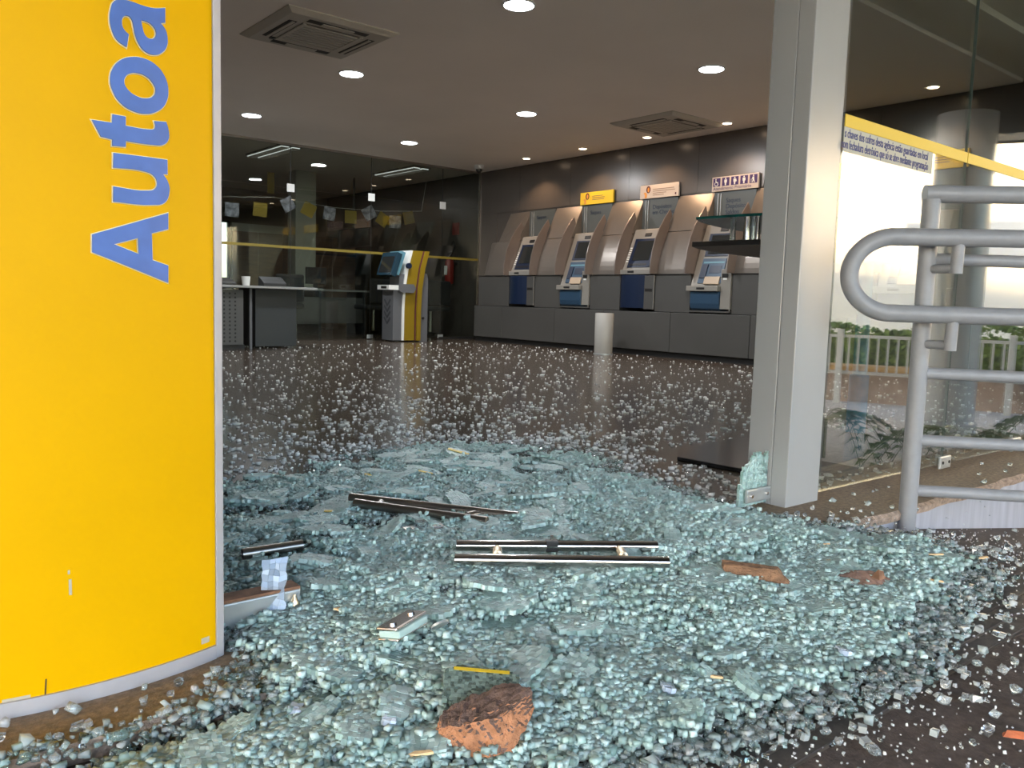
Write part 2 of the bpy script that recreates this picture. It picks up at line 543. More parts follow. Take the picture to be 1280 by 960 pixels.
# granite sill along the facade, with a rough front edge and grey face below
sl = MB()
n = 120
xa, xb = -3.0, 8.2
pts = []
for i in range(n + 1):
    x = xa + (xb - xa) * i / n
    pts.append((x, 1.196 + 0.006 * math.sin(i * 2.3) + 0.005 * math.sin(i * 0.9 + 1)))
vs, fs = [], []
for (x, y) in pts:
    vs += [(x, 1.56, 0.0), (x, y + .012, 0.0), (x, y, -0.009), (x, y + .004, -0.03), (x, y + .03, -0.03)]
for i in range(n):
    k = i * 5
    for j in range(4):
        fs.append((k + j, k + j + 1, k + 5 + j + 1, k + 5 + j))
sl.add(vs, fs)
sl.mats = ['sill', 'silledge']
sl.mi = [0 if (j % 4) == 0 else 1 for j in range(len(fs))]
struct(sl.build('trim_3'), 'brown granite sill strip under the shop front')
struct(B((XL, 1.215, -1.0), (8.2, 1.5, -0.005), 'greywall').build('wall_base'), 'grey painted plinth face below the granite sill')

# ---------------------------------------------------------------- steel column beside the doorway
cmb = MB()
cmb.box((2.296, 1.42, -0.01), (2.485, 1.4765, 2.638), 'column')
cmb.box((2.296, 1.4775, -0.01), (2.485, 1.567, 2.69), 'column')
cmb.box((2.300, 1.43, -0.01), (2.481, 1.56, 2.638), 'column')
st = struct(cmb.build('trim_4', bevel=0.003), 'square grey painted steel column at the right of the doorway')
# ---------------------------------------------------------------- shop front glass
win = struct(B((2.487, 1.416, 0.028), (3.384, 1.426, 2.638), 'glass_pane').build('window_1'), 'front glass pane beside the grey column')
win2 = struct(B((3.390, 1.416, 0.028), (4.40, 1.426, 2.638), 'glass_pane').build('window_2'), 'second front glass pane right of the column')
win4 = struct(B((4.406, 1.416, 0.028), (8.18, 1.426, 2.638), 'glass_pane').build('window_4'), 'front glass beyond the frame')
for w, xe in ((win, 3.384), (win2, 3.3895)):
    B((xe - .0003, 1.4165, 0.03), (xe + .0005, 1.4255, 2.638)).build('pane_edge', 'glass_edge', w)
def patch_fitting(x0, x1, z0, z1, y, par, name='patch_plate'):
    o = B((x0, y - .012, z0), (x1, y - .001, z1)).build(name, 'zinc', par, bevel=0.004)
    for x in (x0 + .02, x1 - .02):
        MB().tube([(x, y - .015, (z0 + z1) / 2), (x, y - .010, (z0 + z1) / 2)], 0.006, 10).build('screw', 'black', o)
patch_fitting(3.345, 3.44, 0.012, 0.062, 1.416, win)
patch_fitting(4.06, 4.16, 0.015, 0.075, 1.416, win2)
# yellow safety stripe and text band printed on the front glass
B((2.487, 1.4125, 1.197), (3.384, 1.4155, 1.235)).build('safety_stripe', 'tape', win)
B((3.390, 1.4125, 1.197), (4.40, 1.4155, 1.235)).build('safety_stripe', 'tape', win2)
B((2.487, 1.4140, 1.122), (3.10, 1.4155, 1.1965)).build('text_band', 'frost', win)
text('s chaves dos cofres desta agência estão guardadas em local', 0.040, (2.490, 1.4135, 1.165), (1, 0, 0), (0, 0, 1), 'tapetext', win, xs=0.60)
text('com fechadura eletrônica que só se abre mediante programação', 0.040, (2.474, 1.4135, 1.131), (1, 0, 0), (0, 0, 1), 'tapetext', win, xs=0.57)

# ---------------------------------------------------------------- glass partition at the back of the hall
xsP = [-2.0, -0.07, 1.18, 2.43, 3.68, 4.93, 6.18, 7.437, 8.168]
w5 = struct(B((XL, YB - .02, ZC - .03), (XW - .012, YB + .02, ZC), 'darksteel').build('window_5'), 'dark glass partition at the back of the hall')
for a, b in zip(xsP[:-1], xsP[1:]):
    B((a + .003, YB - .005, 0.012), (b - .003, YB + .005, 2.066)).build('pane', 'glass_dark', w5)
    B((a + .003, YB - .005, 2.072), (b - .003, YB + .005, ZC - .03)).build('pane', 'glass_dark', w5)
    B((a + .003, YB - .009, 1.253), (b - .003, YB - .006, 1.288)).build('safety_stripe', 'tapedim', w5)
for x in xsP[3:-1]:
    B((x - .055, YB - .016, 2.015), (x + .055, YB - .006, 2.125)).build('patch_plate', 'white', w5, bevel=0.004)
    B((x - .05, YB - .016, 0.012), (x + .05, YB - .006, 0.07)).build('patch_plate', 'zinc', w5, bevel=0.004)
    B((x - .003, YB - .0045, 0.07), (x + .003, YB + .0045, 2.015)).build('pane_edge', 'black', w5)
    B((x - .003, YB - .0045, 2.125), (x + .003, YB + .0045, ZC - .03)).build('pane_edge', 'black', w5)
B((8.168 - .02, YB - .02, 0.0), (8.168, YB + .02, ZC - .03)).build('jamb', 'darksteel', w5)
B((7.40, YB - .02, 0.0), (8.148, YB + .02, 0.03)).build('bottom_rail', 'black', w5)

# ---------------------------------------------------------------- cash machine surrounds and cash machines
BAYS = [9.30, 8.18, 7.06, 5.94, 4.82, 3.70]
HOODS = [9.86, 8.74, 7.62, 6.50, 5.38, 4.26]
ordn = ['at the far end by the glass partition', 'second from the far end', 'right of the yellow notice board', 'between the white notice board and priority board',
        'behind the grey column', 'right of the grey column, seen through glass']

def curve_prof(n=9):
    out = []
    for i in range(n + 1):
        t = i / n
        z = 1.52 - 0.52 * t
        x = XW - 0.215 - 0.155 * (1 - (1 - t) ** 1.6)
        out.append((x, z))
    return out

for k, yc in enumerate(HOODS):
    g = 'silver surrounds between the cash machines'
    hw = 0.268
    t = thing('machine_surround', (XW, yc, 0), 'silver sloped wall surround ' + ordn[k], 'surround', g)
    y0, y1 = yc - hw, yc + hw
    if k == 0:
        # last surround: its far side tapers back into the wall in an arch
        up_ = MB().add([(XW, y0, 1.97), (XW, y1 - .06, 1.96), (XW - .16, y1 + .02, 1.524), (XW - .212, y0, 1.524), (XW, y0, 1.524), (XW, y1 + .14, 1.524)],
                       [(0, 1, 2, 3), (0, 3, 4), (1, 5, 2), (3, 2, 5, 4)])
    else:
        up_ = MB().prism([(XW, 1.97), (XW - .012, 1.97), (XW - .212, 1.524), (XW, 1.524)], y0, y1, 'y')
    up_.build('upper_hood', 'hood', t, bevel=0.004)
    prof = curve_prof()
    MB().prism([(XW, 1.518)] + [(x, min(z, 1.518)) for x, z in prof] + [(XW, 1.0)], y0, y1, 'y').build('lower_hood', 'hood', t, bevel=0.004)
    if k == 0:
        MB().prism([(XW, 1.518), (XW - .16, 1.518), (XW - .3, 1.0), (XW, 1.0)], y1 + .003, y1 + .2, 'y').build('end_hood', 'hood', t, bevel=0.02)
    ye = y1 + (0.2 if k == 0 else 0)
    B((XW - .385, y0, 0.548), (XW, ye, 0.994)).build('lower_panel', 'cladlow', t, bevel=0.003)
    B((XW - .400, y0 - .02, 0.994), (XW, ye + .02, 1.001)).build('ledge', 'black', t)
    # curved fins on both sides (flat plates standing out from the hood)
    for sgn, nm in (((1, 'fin'), (-1, 'fin')) if k else ((-1, 'fin'),)):
        yf = yc + sgn * (hw - .002)
        out = [(XW - .18, 1.80), (XW - .27, 1.69), (XW - .36, 1.56), (XW - .43, 1.42), (XW - .475, 1.28), (XW - .50, 1.14), (XW - .505, 1.003)]
        inn = [(XW - .335, 1.003), (XW - .30, 1.2), (XW - .24, 1.40), (XW - .19, 1.60), (XW - .14, 1.72)]
        MB().prism(out + inn, yf - .006, yf + .006, 'y').build(nm, 'fin', t)

# base cabinet panels below the ledge: a run of doors on a black kick
bc = thing('base_cabinet', (XW, 6, 0), 'low grey panelled cabinet running under the cash machines', 'cabinet')
B((XW - .36, 1.62, 0.0), (XW, 10.42, 0.075)).build('kick', 'black', bc)
ed = [10.42, 9.72, 8.56, 7.62, 6.50, 5.38, 4.26, 3.1, 1.62]
for a, b in zip(ed[1:], ed[:-1]):
    B((XW - .40, a + .004, 0.07), (XW, b - .004, 0.542)).build('panel', 'cladlow', bc, bevel=0.003)
B((XW - .385, 1.62, 0.075), (XW, 10.40, 0.54)).build('carcass', 'zinc', bc)

def cash_machine(yc, k):
    kind = 'A' if k in (1, 3, 5) else 'B'
    hw = 0.288
    lab = ['cash machine nearest the glass partition, with navy lower door',
           'cash machine under the yellow notice board, with blue slot panel',
           'cash machine under the white notice board, with dark screen',
           'cash machine under the priority pictogram board, behind the glass counter',
           'cash machine hidden behind the grey column',
           'cash machine right of the grey column seen through the front glass'][k]
    t = thing('cash_machine', (XW, yc, 0), lab, 'cash machine', 'cash machines in the grey wall')
    y0, y1 = yc - hw, yc + hw
    # bay back panel and header
    B((XW - .03, y0, 1.0), (XW - .005, y1, 1.965)).build('back_panel', 'recess', t)
    for yy_ in (y1 - .06, y1 - .10):
        B((XW - .045, yy_ - .008, 1.5), (XW - .031, yy_, 1.95)).build('conduit', 'zinc', t)
    words = {0: 'Saques', 1: 'Saques', 2: 'Depósitos\nem Cheque', 3: 'Saques\nDepósitos\nSaldos\nPagamentos', 4: 'Saques', 5: 'Saques'}[k]
    text(words, 0.075, (XW - .032, yc + .12, 1.84), (0, -1, 0), (0, 0, 1), 'navy', t, spacing=0.9)
    # sloping fascia body
    yr = y0 + 0.06 if kind == 'B' else y0 + .02
    zb = 1.055 if kind == 'B' else 0.86
    xb = XW - .37 if kind == 'B' else XW - .40
    xt = XW - .15
    zt = 1.575
    side = [(XW - .03, zt + .02), (xt - .0, zt), (xb, zb), (XW - .03, zb)]
    MB().prism(side, yr, y1 - .005, 'y').build('fascia', 'cream', t, bevel=0.008)
    # frame for placing things on the sloping front
    dz = zt - zb
    dx = xt - xb
    L = math.hypot(dx, dz)
    sl_ = Vector((dx / L, 0, dz / L))
    nn = Vector((-dz / L, 0, dx / L))
    p0 = Vector((xb, 0, zb))
    def plate(name, u0, u1, ya, yb_, th, m, off=0.0, par=t):
        a = p0 + sl_ * u0 * L + nn * off
        b = p0 + sl_ * u1 * L + nn * off
        c = b + nn * th
        d = a + nn * th
        q = MB().prism([(a.x, a.z), (b.x, b.z), (c.x, c.z), (d.x, d.z)], ya, yb_, 'y')
        return q.build(name, m, par, bevel=0.002)
    if kind == 'B':
        bz = plate('bezel', 0.06, 0.76, yc - .155, y1 - .075, .010, 'navy')
        plate('screen', 0.22, 0.70, yc - .115, y1 - .125, .004, 'screen', .010, bz)
        plate('key_row', 0.10, 0.15, yc - .10, y1 - .10, .004, 'darkbit', .010, bz)
        plate('badge', 0.82, 0.90, yc - .02, yc + .085, .008, 'darkbit')
        for i in range(7):
            plate('side_mark', 0.2 + i * .055, 0.225 + i * .055, y1 - .06, y1 - .022, .002, 'white')
        sh = B((XW - .40, yr - .005, 1.0), (XW - .36, y1 + .01, 1.062)).build('shelf', 'cream', t, bevel=0.006)
        B((XW - .404, yc + .06, 1.02), (XW - .399, yc + .16, 1.045)).build('slot', 'darkbit', sh)
        B((XW - .36, yr, 1.003), (XW - .2, y1, 1.05)).build('keypad', 'peachkeys', t)
        # rounded navy lower door
        ya, yb_ = yc - .115, y1 - .01
        poly = []
        for i in range(9):
            f = i / 8
            y = ya + (yb_ - ya) * f
            poly.append((XW - .385 - .045 * math.sin(math.pi * f) ** 0.6, y))
        MB().prism(poly + [(XW - .3, yb_), (XW - .3, ya)], 0.585, 0.992, 'z').build('lower_door', 'navy', t, smooth=True)
        dp = B((XW - .392, y0 + .01, 0.572), (XW - .3, ya - .004, 0.985)).build('side_panel', 'cladlow', t, bevel=0.003)
        B((XW - .396, ya - .13, 0.79), (XW - .391, ya - .02, 0.825)).build('slot', 'darkbit', dp)
        B((XW - .40, y0 + .005, 0.57), (XW - .39, y0 + .012, 0.985)).build('edge_strip', 'cream', t)
    else:
        bz = plate('bezel', 0.48, 0.85, yc - .14, y1 - .10, .010, 'navy')
        plate('screen', 0.51, 0.82, yc - .11, y1 - .14, .004, 'screen', .010, bz)
        plate('badge', 0.885, 0.945, yc - .05, yc + .06, .008, 'darkbit')
        lw = plate('slot_panel', 0.04, 0.44, yc - .14, y1 - .10, .012, 'midblue')
        plate('slot', 0.20, 0.32, yc - .10, yc + .06, .004, 'navy', .012, lw)
        plate('card_reader', 0.12, 0.34, yc + .09, y1 - .12, .012, 'navy', .012, lw)
        plate('keypad', 0.02, 0.14, yc - .12, yc + .09, .014, 'peachkeys', .012, lw)
        plate('stripe', 0.36, 0.39, yc - .12, y1 - .12, .002, 'kteal', .012, lw)
        sh = B((XW - .455, yc - .14, 0.80), (XW - .38, y1 + .015, 0.862)).build('shelf', 'cream', t, bevel=0.006)
        B((XW - .459, yc + .04, 0.82), (XW - .454, yc + .15, 0.842)).build('slot', 'darkbit', sh)
        ya, yb_ = yc - .14, y1 - .02
        prof = [(XW - .42, 0.80), (XW - .42, 0.66), (XW - .405, 0.60), (XW - .36, 0.572), (XW - .25, 0.572), (XW - .25, 0.80)]
        MB().prism(prof, ya, yb_, 'y').build('lower_door', 'midblue', t, smooth=False, bevel=0.01)
        dp = B((XW - .40, y0 + .01, 0.60), (XW - .2, ya - .004, 1.05)).build('side_panel', 'cream', t, bevel=0.003)
        B((XW - .405, ya - .10, 0.955), (XW - .399, ya - .02, 1.0)).build('slot', 'darkbit', dp)
        B((XW - .404, ya - .085, 0.93), (XW - .399, ya - .035, 0.95)).build('slip_tray', 'white', dp)
        B((XW - .41, y0 + .005, 0.56), (XW - .30, yb_, 0.58)).build('bottom_lip', 'cladlow', t)
        B((XW - .405, y0 + .005, 0.58), (XW - .395, y0 + .014, 1.0)).build('edge_strip', 'cream', t)

for k, yc in enumerate(BAYS):
    cash_machine(yc, k)

# notice boards above the bays
def board(yc, label, m, w=.63):
    t = thing('notice_board', (XW - .03, yc, 1.98), label, 'sign')
    B((XW - .045, yc - w / 2, 1.975), (XW - .02, yc + w / 2, 2.142)).build('panel', m, t, bevel=0.002)
    return t
def print_flat(name, poly, yc, m, t, dx=-.0465):
    # poly in (right, up) metres relative to board centre; board faces -X so right is -Y
    MB().prism([(yc - a, 2.058 + b) for a, b in poly], XW + dx - .0012, XW + dx + .0012, 'x').build(name, m, t)
def ell(cx, cz, rx, rz, n=14):
    return [(cx + rx * math.cos(2 * math.pi * i / n), cz + rz * math.sin(2 * math.pi * i / n)) for i in range(n)]
def person_print(yc, t):
    print_flat('hair_print', ell(-.175, .028, .035, .045), yc, 'hair', t)
    print_flat('face_print', ell(-.172, .024, .017, .03), yc, 'skin', t, -.0480)
    print_flat('arm_print', [(-.255, -.01), (-.215, -.005), (-.195, -.03), (-.20, -.075), (-.235, -.075), (-.23, -.035)], yc, 'skin', t, -.0475)
def lines_print(yc, t, rows, x0, x1):
    for i, f in enumerate(rows):
        B((XW - .0478, yc - x0 - (x1 - x0) * f, 2.08 - i * .024), (XW - .0452, yc - x0, 2.087 - i * .024)).build('text_line', 'printgrey', t)
b1 = board(8.18, 'yellow notice board above the second cash machine', 'signyellow')
person_print(8.18, b1)
lines_print(8.18, b1, (.8, .95, .9), -.08, .17)
b2 = board(7.075, 'white notice board with orange print above the third cash machine', 'signwhite')
person_print(7.075, b2)
lines_print(7.075, b2, (.95, 1, .6, .5), -.10, .26)
B((XW - .0478, 7.075 - .28, 1.995), (XW - .0452, 7.075 - .26, 2.02)).build('small_mark', 'hair', b2)
b3 = board(5.94, 'white priority board with five purple pictograms', 'signwhite', .64)
for i in range(5):
    cx = -.252 + i * .126
    o = MB().prism([(5.94 - (cx - .05), 2.058 - .025), (5.94 - (cx + .05), 2.058 - .025), (5.94 - (cx + .05), 2.058 + .07), (5.94 - (cx - .05), 2.058 + .07)], XW - .0478, XW - .0455, 'x')
    ob = o.build('pictogram', 'purple', b3)
    def pf(poly, dx=-.049):
        MB().prism([(5.94 - (cx + a), 2.058 + b) for a, b in poly], XW + dx - .001, XW + dx + .001, 'x').build('figure', 'white', ob)
    if i == 0:
        pf(ell(-.012, .055, .008, .008, 10))
        pf([(-.018, .044), (-.006, .044), (-.004, .026), (.016, .026), (.026, -.004), (.018, -.006), (.009, .017), (-.014, .017)])
        ring = [(-.004 + .028 * math.cos(a), .004 + .026 * math.sin(a)) for a in [math.pi * .75 + j * math.pi * 1.15 / 9 for j in range(10)]]
        pf(ring + [(-.004 + .020 * math.cos(a), .004 + .018 * math.sin(a)) for a in [math.pi * 1.9 - j * math.pi * 1.15 / 9 for j in range(10)]])
    elif i == 4:
        pf(ell(.0, .056, .009, .009, 10))
        pf([(-.012, .044), (.008, .044), (.012, .01), (.022, -.018), (.012, -.018), (.002, .006), (-.008, -.018), (-.018, -.018), (-.008, .01), (-.018, .02)])
        pf([(-.03, .022), (-.026, .022), (-.026, -.018), (-.03, -.018)])
    else:
        pf(ell(0, .057, .009, .009, 10))
        belly = (.012, .022, .014)[i - 1]
        pf([(-.018, .045), (.018, .045), (belly + .006, .015), (.010, .008), (.008, -.02), (-.008, -.02), (-.010, .008), (-.018, .015)])
text('Atendimento Prioritário', 0.052, (XW - .0465, 5.94 + .30, 1.990), (0, -1, 0), (0, 0, 1), 'purple', b3, xs=1.03)
b4 = board(4.82, 'yellow notice board behind the grey column', 'signyellow')
lines_print(4.82, b4, (.8, .95, .9), -.08, .17)
b5 = board(3.70, 'yellow notice board seen through the front glass', 'signyellow')
person_print(3.70, b5)
lines_print(3.70, b5, (.8, .95, .9), -.08, .17)

# ---------------------------------------------------------------- ceiling fittings
def downlight(x, y, label, r=.105, warm=False, power=16, spot=False):
    t = thing('downlight' if not spot else 'spotlight', (x, y, ZC), label, 'ceiling light', 'warm spotlights along the machine wall' if spot else 'round white downlights')
    prof = [(r * 1.14, 0), (r * 1.14, -.006), (r * 1.02, -.010), (r, -.006), (r, 0)]
    MB().lathe((x, y, ZC), prof, 28).build('rim', 'white', t, smooth=True)
    MB().cyl((x, y), r * .97, ZC - .012, ZC - .006, 28).build('lamp', 'lamp_warm' if warm else 'lamp_cool', t)
    ld = bpy.data.lights.new('lamp_glow', 'SPOT' if spot else 'AREA')
    lo = bpy.data.objects.new('lamp_glow', ld)
    COL.objects.link(lo)
    lo.parent = t
    lo.location = (0, 0, -.02)
    ld.energy = power
    if spot:
        ld.spot_size = R(118)
        ld.spot_blend = 0.45
        ld.shadow_soft_size = 0.03
        ld.color = (1.0, 0.66, 0.40)
    else:
        ld.shape = 'DISK'
        ld.size = r * 2
        ld.color = (0.92, 0.96, 1.0) if not warm else (1, .8, .6)
    return t
PW = 46
for (x, y, lb) in ((3.80, 7.06, 'round white downlight beside the near ceiling air conditioner'), (3.77, 4.62, 'round white downlight nearest the doorway, cut by the picture top'),
                   (5.95, 4.65, 'large round downlight towards the grey column'), (3.84, 9.50, 'round downlight at left near the glass partition'),
                   (5.99, 9.54, 'round downlight in the middle before the glass partition'), (5.96, 7.12, 'round downlight in the centre of the ceiling')):
    downlight(x, y, lb, power=PW)
for i, y in enumerate((9.275, 8.124, 7.003, 5.833, 4.70, 3.597)):
    downlight(7.79, y, 'small warm ceiling spotlight ' + ordn[i], r=.05, warm=True, power=42, spot=True)

def aircon(x, y, label):
    t = thing('air_conditioner', (x, y, ZC), label, 'air conditioner', 'ceiling cassette air conditioners')
    h = .455
    z1 = ZC
    z0 = ZC - .035
    # bevelled square frame as four mitred pieces
    mb = MB()
    o, i_ = h, h - .20
    mb.add([(x - o, y - o, z1 - .008), (x + o, y - o, z1 - .008), (x + o, y + o, z1 - .008), (x - o, y + o, z1 - .008),
            (x - o + .05, y - o + .05, z0), (x + o - .05, y - o + .05, z0), (x + o - .05, y + o - .05, z0), (x - o + .05, y + o - .05, z0),
            (x - i_, y - i_, z0), (x + i_, y - i_, z0), (x + i_, y + i_, z0), (x - i_, y + i_, z0),
            (x - o, y - o, z1), (x + o, y - o, z1), (x + o, y + o, z1), (x - o, y + o, z1)],
           [(0, 4, 5, 1), (1, 5, 6, 2), (2, 6, 7, 3), (3, 7, 4, 0), (4, 8, 9, 5), (5, 9, 10, 6), (6, 10, 11, 7), (7, 11, 8, 4),
            (12, 0, 1, 13), (13, 1, 2, 14), (14, 2, 3, 15), (15, 3, 0, 12)])
    mb.build('frame', 'acbeige', t)
    for sx, sy in ((1, 0), (-1, 0), (0, 1), (0, -1)):
        cx, cy = x + sx * .325, y + sy * .325
        a, b = (.022, .235) if sx else (.235, .022)
        B((cx - a - .01, cy - b - .01, z0 - .003), (cx + a + .01, cy + b + .01, z0 + .004)).build('air_slot', 'acslot', t)
        cx2, cy2 = x + sx * .318, y + sy * .318
        fl_ = B((cx2 - a * .55, cy2 - b, z0 - .008), (cx2 + a * .55, cy2 + b, z0 - .003)).build('flap', 'acbeige', t)
    g = B((x - .245, y - .245, z0 - .002), (x + .245, y + .245, z0 + .004)).build('grille', 'acgrille', t)
    for j in range(9):
        yy_ = y - .21 + j * .0525
        B((x - .22, yy_ - .014, z0 - .009), (x + .22, yy_ + .014, z0 - .002)).build('slat', 'acbeige', g)
    B((x - .25, y - .25, z0 - .010), (x - .222, y + .25, z0 - .001)).build('grille_edge', 'acbeige', g)
    B((x + .222, y - .25, z0 - .010), (x + .25, y + .25, z0 - .001)).build('grille_edge', 'acbeige', g)
    B((x - .29, y + .23, z0 - .006), (x - .25, y + .28, z0)).build('receiver', 'darkbit', t)
aircon(3.05, 6.20, 'beige ceiling cassette air conditioner at upper left')
aircon(7.38, 6.34, 'beige ceiling cassette air conditioner close to the machine wall')

cd = thing('security_camera', (7.72, 10.3, ZC), 'white dome security camera in the far ceiling corner', 'camera')
MB().lathe((7.72, 10.3, ZC), [(.075, 0), (.075, -.05), (.06, -.06)], 20).build('housing', 'white', cd, smooth=True)
MB().lathe((7.72, 10.3, ZC - .06), [(.05, 0), (.045, -.03), (.02, -.05)], 16).build('dome', 'black', cd, smooth=True)

# ---------------------------------------------------------------- kiosk, desk, bin in the hall
kx0, kx1, ky0, ky1 = 6.16, 6.66, 10.13, 10.46
kk = thing('information_kiosk', (6.4, 10.3, 0), 'yellow and grey self-service kiosk with tilted screen before the partition', 'kiosk')
B((kx0, ky0 + .03, 0.02), (kx0 + .14, ky1, 0.80)).build('front_panel', 'kgrey', kk, bevel=0.004)
fp = kk.children[0]
for i in range(4):
    z = .30 + i * .085
    for sg in (1, -1):
        rot = Matrix.Rotation(sg * R(45), 3, 'X')
        B((kx0 - .004, ky0 + .19 - .06 + sg * .04, z - .014), (kx0 + .001, ky0 + .19 + .06 + sg * .04, z + .014), rot=rot).build('emblem_bar', 'kdark', fp)
def band(x_off, w, name, m, yy0):
    pr = [(kx0 + x_off + dx, z) for dx, z in ((0, .02), (0, .45), (.015, .75), (.06, 1.05), (.13, 1.30))]
    pr2 = [(x + w, z) for x, z in reversed(pr)]
    MB().prism(pr + pr2, yy0, ky1 - .01, 'y').build(name, m, kk)
band(.14, .04, 'white_edge', 'white', ky0 + .02)
band(.18, .17, 'side_cheek', 'kyellow', ky0 + .02)
band(.352, .018, 'red_strip', 'hair', ky0 + .01)
band(.37, .065, 'curved_rim', 'kyellow', ky0 - .02)
MB().prism([(kx0 + .435, 0), (kx0 + .435, .75), (kx0 + .46, 1.0), (kx0 + .56, .98), (kx0 + .58, .9), (kx0 + .58, 0)], ky0 + .03, ky1 - .02, 'y').build('back_body', 'kgrey', kk)
rot = Matrix.Rotation(R(18), 3, 'Y')
sb = B((kx0 - .02, ky0 - .02, .92), (kx0 + .06, ky1 + .06, 1.26), rot=rot).build('screen_case', 'kscreen', kk, bevel=0.006)
B((kx0 - .024, ky0 + .02, .97), (kx0 - .019, ky1 + .02, 1.21), rot=rot).build('screen_glass', 'screen', sb)
B((kx0 + .065, ky0 + .0, .94), (kx0 + .125, ky1 + .0, 1.28), rot=rot).build('screen_back', 'kteal', kk)
B((kx0 - .1, ky0 - .01, .735), (kx0 + .08, ky1 - .03, .80)).build('printer_tray', 'white', kk)
B((kx0 - .103, ky0 + .05, .75), (kx0 - .098, ky0 + .2, .785)).build('printer_slot', 'darkbit', kk.children[-1])
MB().prism([(kx0 + .06, .73), (kx0 + .06, .82), (kx0 + .3, .82), (kx0 + .34, .76), (kx0 + .3, .70), (kx0 + .1, .70)], ky0 - .03, ky0 + .02, 'y').build('side_tray', 'kgrey', kk)
B((kx0 + .10, ky0 + .04, .80), (kx0 + .20, ky1 - .03, .96)).build('neck', 'kgrey', kk)
MB().tube([(kx0 + .23, ky0 + .02, 1.08), (kx0 + .23, ky0 - .02, 1.08)], .04, 16).build('hinge_knob', 'navy', kk)
MB().tube([(kx0 + .50, ky0 + .03, .34), (kx0 + .50, ky0 + .015, .34)], .02, 12).build('lock', 'darkbit', kk)

dk = thing('reception_desk', (3.6, 9.3, 0), 'dark desk with perforated front and pale top at left before the partition', 'desk')
B((2.5, 8.98, .685), (4.42, 9.75, .71)).build('desk_top', 'desktop', dk, bevel=0.003)
pp = B((2.5, 9.10, 0.05), (3.58, 9.13, .66)).build('perforated_panel', 'deskgrey', dk)
for i in range(15):
    for j in range(13):
        x = 2.62 + i * .062
        z = .09 + j * .044
        MB().tube([(x, 9.0985, z), (x, 9.1015, z)], .012, 8).build('hole', 'black', pp)
B((3.66, 9.12, 0.0), (3.69, 9.15, .685)).build('leg', 'kgrey', dk)
B((3.76, 9.20, 0.02), (4.26, 9.70, .68)).build('drawer_unit', 'deskdark', dk, bevel=0.004)
B((2.6, 9.12, 0.0), (3.6, 9.16, 0.05)).build('foot_rail', 'black', dk)
for (x, y, s, h, nm, mm, lb, ct) in ((3.35, 9.4, .22, .09, 'telephone', 'darkbit', 'black telephone on the left desk', 'telephone'), (3.75, 9.45, .05, .11, 'cup', 'white', 'small pale cup on the left desk', 'cup'),
                             (4.05, 9.4, .14, .12, 'stapler', 'black', 'black desk tool on the left desk beside the cup', 'office tool'), (4.15, 9.5, .07, .10, 'pen_holder', 'deskdark', 'grey pen holder at the right end of the left desk', 'holder')):
    if nm == 'cup' or nm == 'pen_holder':
        o = MB().lathe((x, y, .71), [(s * .8, 0), (s, h), (s * .9, h), (s * .7, .01)], 16).build(nm, mm, smooth=True, loc=(x, y, .71))
    else:
        o = MB().prism([(y - s * .6, .71), (y + s * .6, .71), (y + s * .6, .71 + h), (y, .71 + h * .7), (y - s * .6, .71 + h * .35)], x - s, x + s, 'x').build(nm, mm, loc=(x, y, .71), bevel=0.008)
    tag(o, lb, ct)

bn = thing('waste_bin', (7.42, 7.24, 0), 'tall off-white cylindrical bin before the machine wall', 'bin')
MB().lathe((7.42, 7.24, 0), [(.108, 0), (.112, .01), (.116, .505), (.112, .51), (.10, .50), (.095, .02)], 32).build('body', 'bin', bn, smooth=True)
MB().lathe((7.42, 7.24, 0), [(.122, 0), (.122, .012), (.112, .014)], 32).build('base_ring', 'zinc', bn, smooth=True)

# ---------------------------------------------------------------- oval writing counter behind the column
OUT = [(2.62, 2.12), (2.75, 2.19), (2.95, 2.25), (3.2, 2.29), (3.45, 2.30), (3.7, 2.25), (3.9, 2.16), (4.04, 2.04), (4.03, 1.92), (3.9, 1.83), (3.6, 1.75), (3.2, 1.69), (2.9, 1.665), (2.67, 1.66), (2.63, 1.85)]
def sm(poly, it=1):
    for _ in range(it):
        q = []
        for i in range(len(poly)):
            a, b = poly[i], poly[(i + 1) % len(poly)]
            if i == 0:
                q.append(a)
            q.append((a[0] * .75 + b[0] * .25, a[1] * .75 + b[1] * .25))
            q.append((a[0] * .25 + b[0] * .75, a[1] * .25 + b[1] * .75))
        poly = q
    return poly
OUT = sm(OUT)
ct = thing('writing_counter', (3.4, 1.98, 0), 'oval writing counter with glass top, black base and blue posts behind the column', 'counter')
MB().prism(OUT, 0.0, .018, 'z').build('base_plate', 'deskblack', ct, bevel=0.004)
def shrink(p, f):
    return [(3.35 + (x - 3.35) * f, 1.99 + (y - 1.99) * f) for x, y in p]
MB().prism(shrink(OUT, .97), .855, .875, 'z').build('tray', 'trayunder', ct, bevel=0.003)
MB().prism(shrink(OUT, .95), .962, .972, 'z').build('glass_top', 'glass_teal', ct)
for (x, y) in ((2.86, 2.02), (3.05, 2.10)):
    MB().cyl((x, y), .012, .875, .962, 12).build('rod', 'chrome', ct, smooth=True)
for (x, y) in ((2.80, 1.95), (2.95, 2.15), (3.8, 2.05)):
    MB().cyl((x, y), .012, .875, .962, 12).build('clear_rod', 'acrylic', ct, smooth=True)
cn = MB().lathe((3.1, 1.98, .875), [(.075, 0), (.075, .13), (.082, .13), (.082, .155), (.07, .157)], 28).build('pen_drum', 'darkcan', ct, smooth=True)
MB().lathe((3.97, 2.09, .018), [(.048, 0), (.048, .285), (.042, .29)], 24).build('post_sleeve', 'acrylicblue', ct, smooth=True)
MB().lathe((3.97, 2.09, .018), [(.034, .29), (.034, .845)], 24).build('post', 'acrylicpale', ct, smooth=True)
